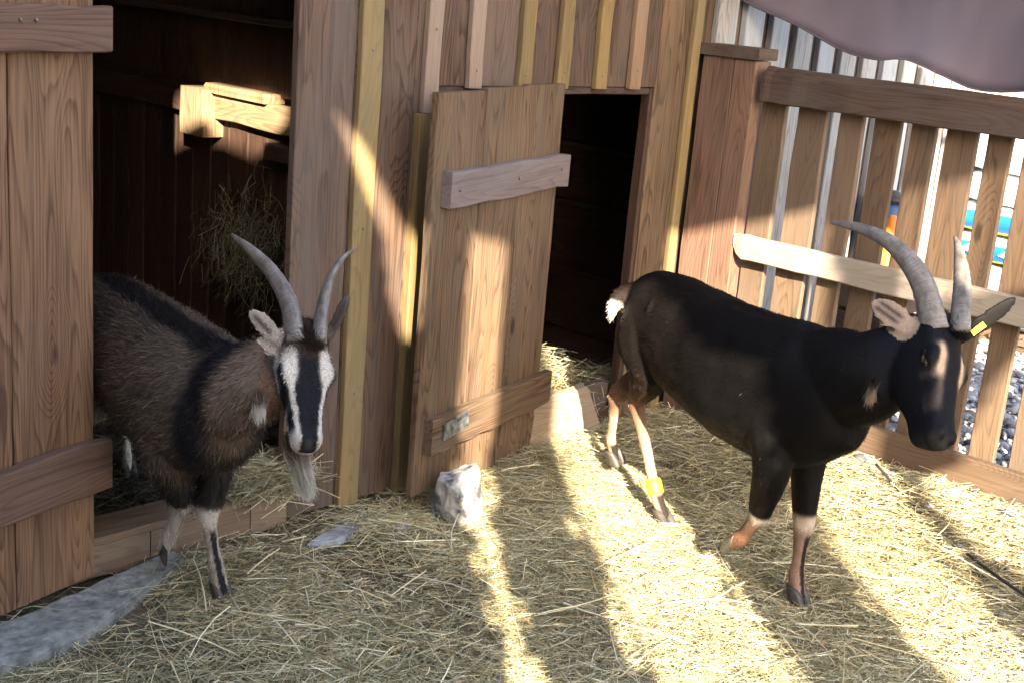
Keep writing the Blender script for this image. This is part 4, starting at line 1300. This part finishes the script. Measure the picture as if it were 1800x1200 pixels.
# ---------------------------------------------------------------- coat of the brown goat
def coat_brown(q):
    n = len(q['bx']); bx, by, bz, nz, nz2 = q['bx'], q['by'], q['bz'], q['nz'], q['nz2']
    C = np.tile(np.array([.056, .041, .032]), (n, 1))
    C = lerp(C, (.100, .078, .062), sstep(-.35, .05, bx + nz * .3) * .6)
    C = lerp(C, (.036, .025, .020), sstep(.0, .5, nz) * .5)
    C = lerp(C, (.05, .035, .028), sstep(.42, .34, bz + nz * .05) * .8)
    # dark line down the back, over the withers and down the shoulder
    C = lerp(C, (.007, .006, .007), sstep(.055, .03, np.abs(by) + nz * .012) * (q['n'][:, 2] > .25) * sstep(.20, .14, bx))
    cross = np.exp(-((bx - (.185 + (.62 - bz) * -.16)) / .040) ** 2) * sstep(.30, .45, bz)
    C = lerp(C, (.007, .0065, .009), np.clip(cross * 1.6, 0, 1) * (~q['head']))
    # white belly
    C = lerp(C, (.36, .33, .29), sstep(.455, .41, bz + nz * .03) * sstep(-.05, -.18, bx) * (q['leg'] < 0))
    # neck a little warmer and paler, dark below
    nk = sstep(.19, .25, bx + (.62 - bz) * .16) * (~q['head'])
    C = lerp(C, (.118, .086, .063), nk)
    C = lerp(C, (.03, .022, .018), sstep(.50, .42, bz + nz * .03) * sstep(-.02, .1, bx) * (q['leg'] < 0))
    hair = np.full(n, .020)
    for i, (leg, J) in enumerate(q['segs']):
        m_ = q['leg'] == i
        t = q['legt'][m_]; f = q['front'][m_]
        if leg['kind'] == 'front':
            c = lerp(C[m_], (.022, .018, .018), sstep(1.0, 1.5, t))
            pale = np.tile(np.array([.34, .29, .235]), (m_.sum(), 1))
            pale = lerp(pale, (.48, .45, .41), 0 * t + (0 if leg.get('planted', 1) else .8))
            pale = lerp(pale, (.48, .44, .38), np.exp(-((t - 2.05) / .2) ** 2))
            stripe = sstep(.80, .87, f + nz[m_] * .03) * sstep(2.22, 2.4, t)
            pale = lerp(pale, (.016, .015, .017), stripe * leg.get('planted', 1))
            a = sstep(1.82, 1.93, t + nz[m_] * .06)
            C[m_] = c * (1 - a)[:, None] + pale * a[:, None]
            hair[m_] = np.where(t > 1.8, .008, .024)
        else:
            a = sstep(2.7, 3.0, t)
            C[m_] = C[m_] * (1 - a)[:, None] + np.array([.45, .4, .33]) * a[:, None]
            hair[m_] = .012
    h = q['head']; ht, hs, hn = q['ht'], q['hs'] + nz2 * .0035, q['hn'] + nz2 * .004
    C[h] = np.array([.008, .008, .011])
    # brown cheeks behind the stripe, dark brown forelock
    C = lerp(C, (.15, .09, .06), h * sstep(-.045, -.075, hn) * sstep(.20, .12, ht))
    C = lerp(C, (.045, .028, .022), h * sstep(.06, .03, ht) * (hn > -.03))
    # white stripes from above the eyes to the lips
    cx_ = .0415 - .0145 * sstep(.08, .20, ht)
    wd_ = .0150 - .0105 * sstep(.08, .125, ht)
    st = np.exp(-((np.abs(hs) - cx_) / wd_) ** 4) * sstep(.012, .035, ht) * sstep(.30, .20, ht) * (hn > -.055)
    C = lerp(C, (.50, .46, .41), np.clip(st * 1.5, 0, 1) * h)
    C = lerp(C, (.42, .38, .34), h * sstep(.20, .23, ht) * (np.abs(hs) > .018) * (hn > -.06))
    C = lerp(C, (.40, .36, .32), h * sstep(.235, .25, ht) * (hn < -.02))
    C = lerp(C, (.03, .028, .03), h * np.exp(-(((ht - .243) / .009) ** 2 + (np.abs(hs) / .014) ** 2)) * 1.3)
    C = lerp(C, (.004, .004, .004), h * np.exp(-(((ht - .243) / .006) ** 2 + ((np.abs(hs) - .015) / .006) ** 2)) * 1.3)
    hair[h] = np.where(ht[h] > .2, .004, np.where(ht[h] < .03, .016, .007))
    for i, (a, b, fn, d, sd) in enumerate(q['ears']):
        m_ = q['ear'] == i + 1
        ins = sstep(.1, .4, q['n'][m_] @ fn)
        lat = ((q['co'][m_] - a) @ sd); along = ((q['co'][m_] - a) @ d) / np.linalg.norm(b - a)
        ic = lerp(np.tile(np.array([.40, .34, .28]), (m_.sum(), 1)), (.08, .06, .05), np.exp(-((lat - .002) / .007) ** 2) * sstep(.25, .4, along) * sstep(.95, .75, along))
        oc = np.array([.022, .016, .014]) if i == 1 else np.array([.12, .08, .055])
        if i == 1: ins = ins * .15
        C[m_] = oc * (1 - ins)[:, None] + ic * ins[:, None]
        hair[m_] = .006
    return C, hair

hb_ = R(-100)
Lv2 = np.array([-math.sin(hb_), math.cos(hb_), 0])
base_brown = np.array([1.634, 2.449, 0]) - Lv2 * .065
brown = make_goat('goat', 'shaggy brown goat with black and white striped face stepping over the doorway sill', dict(
    base=tuple(base_brown), heading=-100, scale=.92, hairs=95000, lift=.40, messy=.38, cvar=.6, hw=.8, stray=.16, straycol=(.17, .14, .11),
    trunk=[(-.80, .60, .03, .04, .05), (-.76, .61, .075, .08, .10), (-.66, .61, .11, .125, .16), (-.50, .60, .135, .14, .17), (-.34, .585, .155, .15, .185),
           (-.16, .57, .168, .16, .19), (.00, .57, .150, .17, .18), (.10, .575, .13, .15, .165), (.17, .57, .10, .12, .13), (.22, .57, .03, .05, .06)],
    neck=[(.0, 0, .60, .125), (.12, .0, .625, .125), (.22, .015, .665, .105)],
    throat=.075,
    poll=(538, 597, 2.74), muzzle=(543, 785, 2.66), face=(-.36, -.91, .15),
    legs=[dict(kind='front', planted=1, **{'from': 1}, joints=[(-.02, .07, .55, .08), (-.03, .072, .42, .058), ('px', (364, 902, 3.10), .035), ('px', (378, 985, 3.13), .0225), ('px', (390, 1042, 3.15), .027)]),
          dict(kind='front', planted=0, **{'from': 1}, hoof_dir=(.5, .2, -.8), joints=[(-.02, -.075, .55, .08), (.0, -.08, .43, .058), ('px', (320, 885, 3.12), .033), ('px', (297, 938, 3.18), .021), ('px', (286, 970, 3.22), .018)]),
          dict(kind='hind', **{'from': 2}, asp=.7, joints=[(-.58, -.03, .66, .05), (-.60, -.05, .56, .12), (-.55, -.08, .43, .09), (-.66, -.08, .33, .027), (-.63, -.08, .17, .018), (-.615, -.08, .105, .02)]),
          dict(kind='hind', **{'from': 2}, asp=.7, joints=[(-.58, .03, .66, .05), (-.60, .05, .56, .12), (-.58, .08, .43, .09), (-.74, .08, .33, .027), (-.73, .08, .17, .018), (-.715, .08, .105, .02)])],
    ears=[dict(root=(.012, .047, -.02), tip=(438, 547, 2.80), front=(-.66, -.72, .1)),
          dict(root=(.012, -.047, -.02), tip=(613, 517, 2.80), front=(-.8, -.55, .0), w=.62)],
    horns=[dict(pts=[(519, 597, 2.725, .050), (508, 535, 2.76, .045), (478, 480, 2.81, .034), (440, 440, 2.86, .022), (408, 414, 2.90, .008)]),
           dict(asp=.7, pts=[(561, 597, 2.725, .044), (567, 540, 2.76, .037), (580, 492, 2.81, .028), (601, 456, 2.86, .017), (626, 436, 2.89, .006)])],
    tail=[(-.76, 0, .66, .03), (-.82, 0, .68, .022), (-.86, 0, .66, .006)],
    coat=coat_brown))

# ---------------------------------------------------------------- what the goats carry
def tuft(root, c, d, ln, spread, top, tip, n, name='beard', wd=.0012, wob=.035, sway=(.016, -.014, 0)):
    d = np.asarray(d, float); d /= np.linalg.norm(d)
    P = np.asarray(c) + rng.normal(0, 1, (n, 3)) * np.array(spread)
    L = ln * rng.uniform(.35, 1.05, n) ** .8
    dr = d + rng.normal(0, wob, (n, 3))
    sv = np.cross(dr, rng.normal(0, 1, (n, 3))); sv /= np.linalg.norm(sv, axis=1)[:, None]
    V = np.zeros((n, 10, 3)); CC = np.zeros((n, 10, 3)); cen = np.asarray(c)
    top, tip = np.array(top), np.array(tip)
    br = rng.uniform(.6, 1.25, n)[:, None]
    for q, s in enumerate((0, .25, .5, .75, 1.0)):
        pull = (cen - P) * (.7 * s)
        p = P + dr * (L * s)[:, None] + pull + np.array(sway) * s * s
        ww = wd * (1 - .75 * s) * .5
        V[:, 2 * q] = p - sv * ww; V[:, 2 * q + 1] = p + sv * ww
        z = np.clip((L * s / ln - .1) / .5, 0, 1)[:, None]
        CC[:, 2 * q] = CC[:, 2 * q + 1] = (top * (1 - z) + tip * z) * br
    put(name, ribbons(V, CC, name, M_FUR), M_FUR, root)
Hd = brown['Hd']
tuft(brown['root'], Hd(.205, 0, -.090), (.06, -.03, -1), .132, (.012, .012, .012), (.10, .065, .042), (.52, .49, .43), 3000, wob=.06)
tuft(brown['root'], Hd(-.005, 0, .025), brown['A'] + .15 * brown['nrm'], .035, (.016, .016, .01), (.018, .012, .01), (.03, .02, .016), 900, name='forelock', wd=.0012, wob=.09)
tuft(black['root'], black['Hd'](-.005, 0, .022), black['A'] + .15 * black['nrm'], .03, (.016, .016, .01), (.004, .004, .005), (.007, .007, .008), 700, name='forelock', wd=.0012, wob=.09)
J = brown['segs'][1][1]
tuft(brown['root'], J[2] * .6 + J[3] * .4 + brown['H'] * -.012, (-.1, .1, -1), .085, (.010, .010, .016), (.30, .27, .24), (.44, .42, .39), 260, name='feathering', wd=.0011, wob=.10, sway=(0, 0, 0))
def wattle(g, px, py, d, ln, r, mat):
    p = at(px, py, d); mb = MB()
    mb.tube([p, p + np.array([0, 0, -ln * .4]), p + np.array([.003, -.003, -ln * .8]), p + np.array([.003, -.003, -ln])], [r * .55, r * .7, r, r * .45], 12)
    mb.put('wattle', mat, g['root'], smooth=True)
M_WAT = plain('wattle skin', (.45, .42, .40), .7, (.30, .22, .17), 30)
M_WAT2 = plain('wattle skin dark', (.05, .035, .028), .7, (.02, .015, .012), 40)
wattle(brown, 456, 694, 2.69, .048, .0115, M_WAT)
tuft(brown['root'], at(456, 694, 2.685), (0, 0, -1), .058, (.007, .007, .006), (.10, .065, .045), (.50, .46, .41), 900, name='wattle_hair', wd=.0011, wob=.12, sway=(0, 0, 0))
wattle(black, 1536, 672, 2.90, .046, .0085, M_WAT2)
tuft(black['root'], at(1535, 668, 2.89), (0, 0, -1), .056, (.005, .005, .005), (.004, .0035, .0035), (.26, .19, .14), 420, name='wattle_hair', wd=.0011, wob=.12, sway=(0, 0, 0))
# yellow band above the right hind fetlock
J = black['segs'][2][1]
a = J[3] + (J[4] - J[3]) * .84; b = J[3] + (J[4] - J[3]) * 1.0
mb = MB(); mb.tube([a, a + (b - a) * .25, a + (b - a) * .75, b], [.0215, .0240, .0240, .0225], 20, n_sub=2)
mb.put('leg_band', plain('yellow band', (.75, .68, .03), .5, (.62, .56, .02), 20), black['root'], smooth=True)
# yellow tag in the left ear
ea = black['ears'][1]
M_TAG = plain('yellow tag', (.72, .70, .05), .45, (.6, .58, .03), 20)
p = ea[0] + (ea[1] - ea[0]) * .45 + ea[2] * .010
mb = MB(); mb.board(p - ea[3] * .017 - ea[4] * .0075, ea[4] * .015, ea[3] * .034, ea[2] * .003, n=4, jit=0, ch=.001)
mb.put('ear_tag', M_TAG, black['root'])
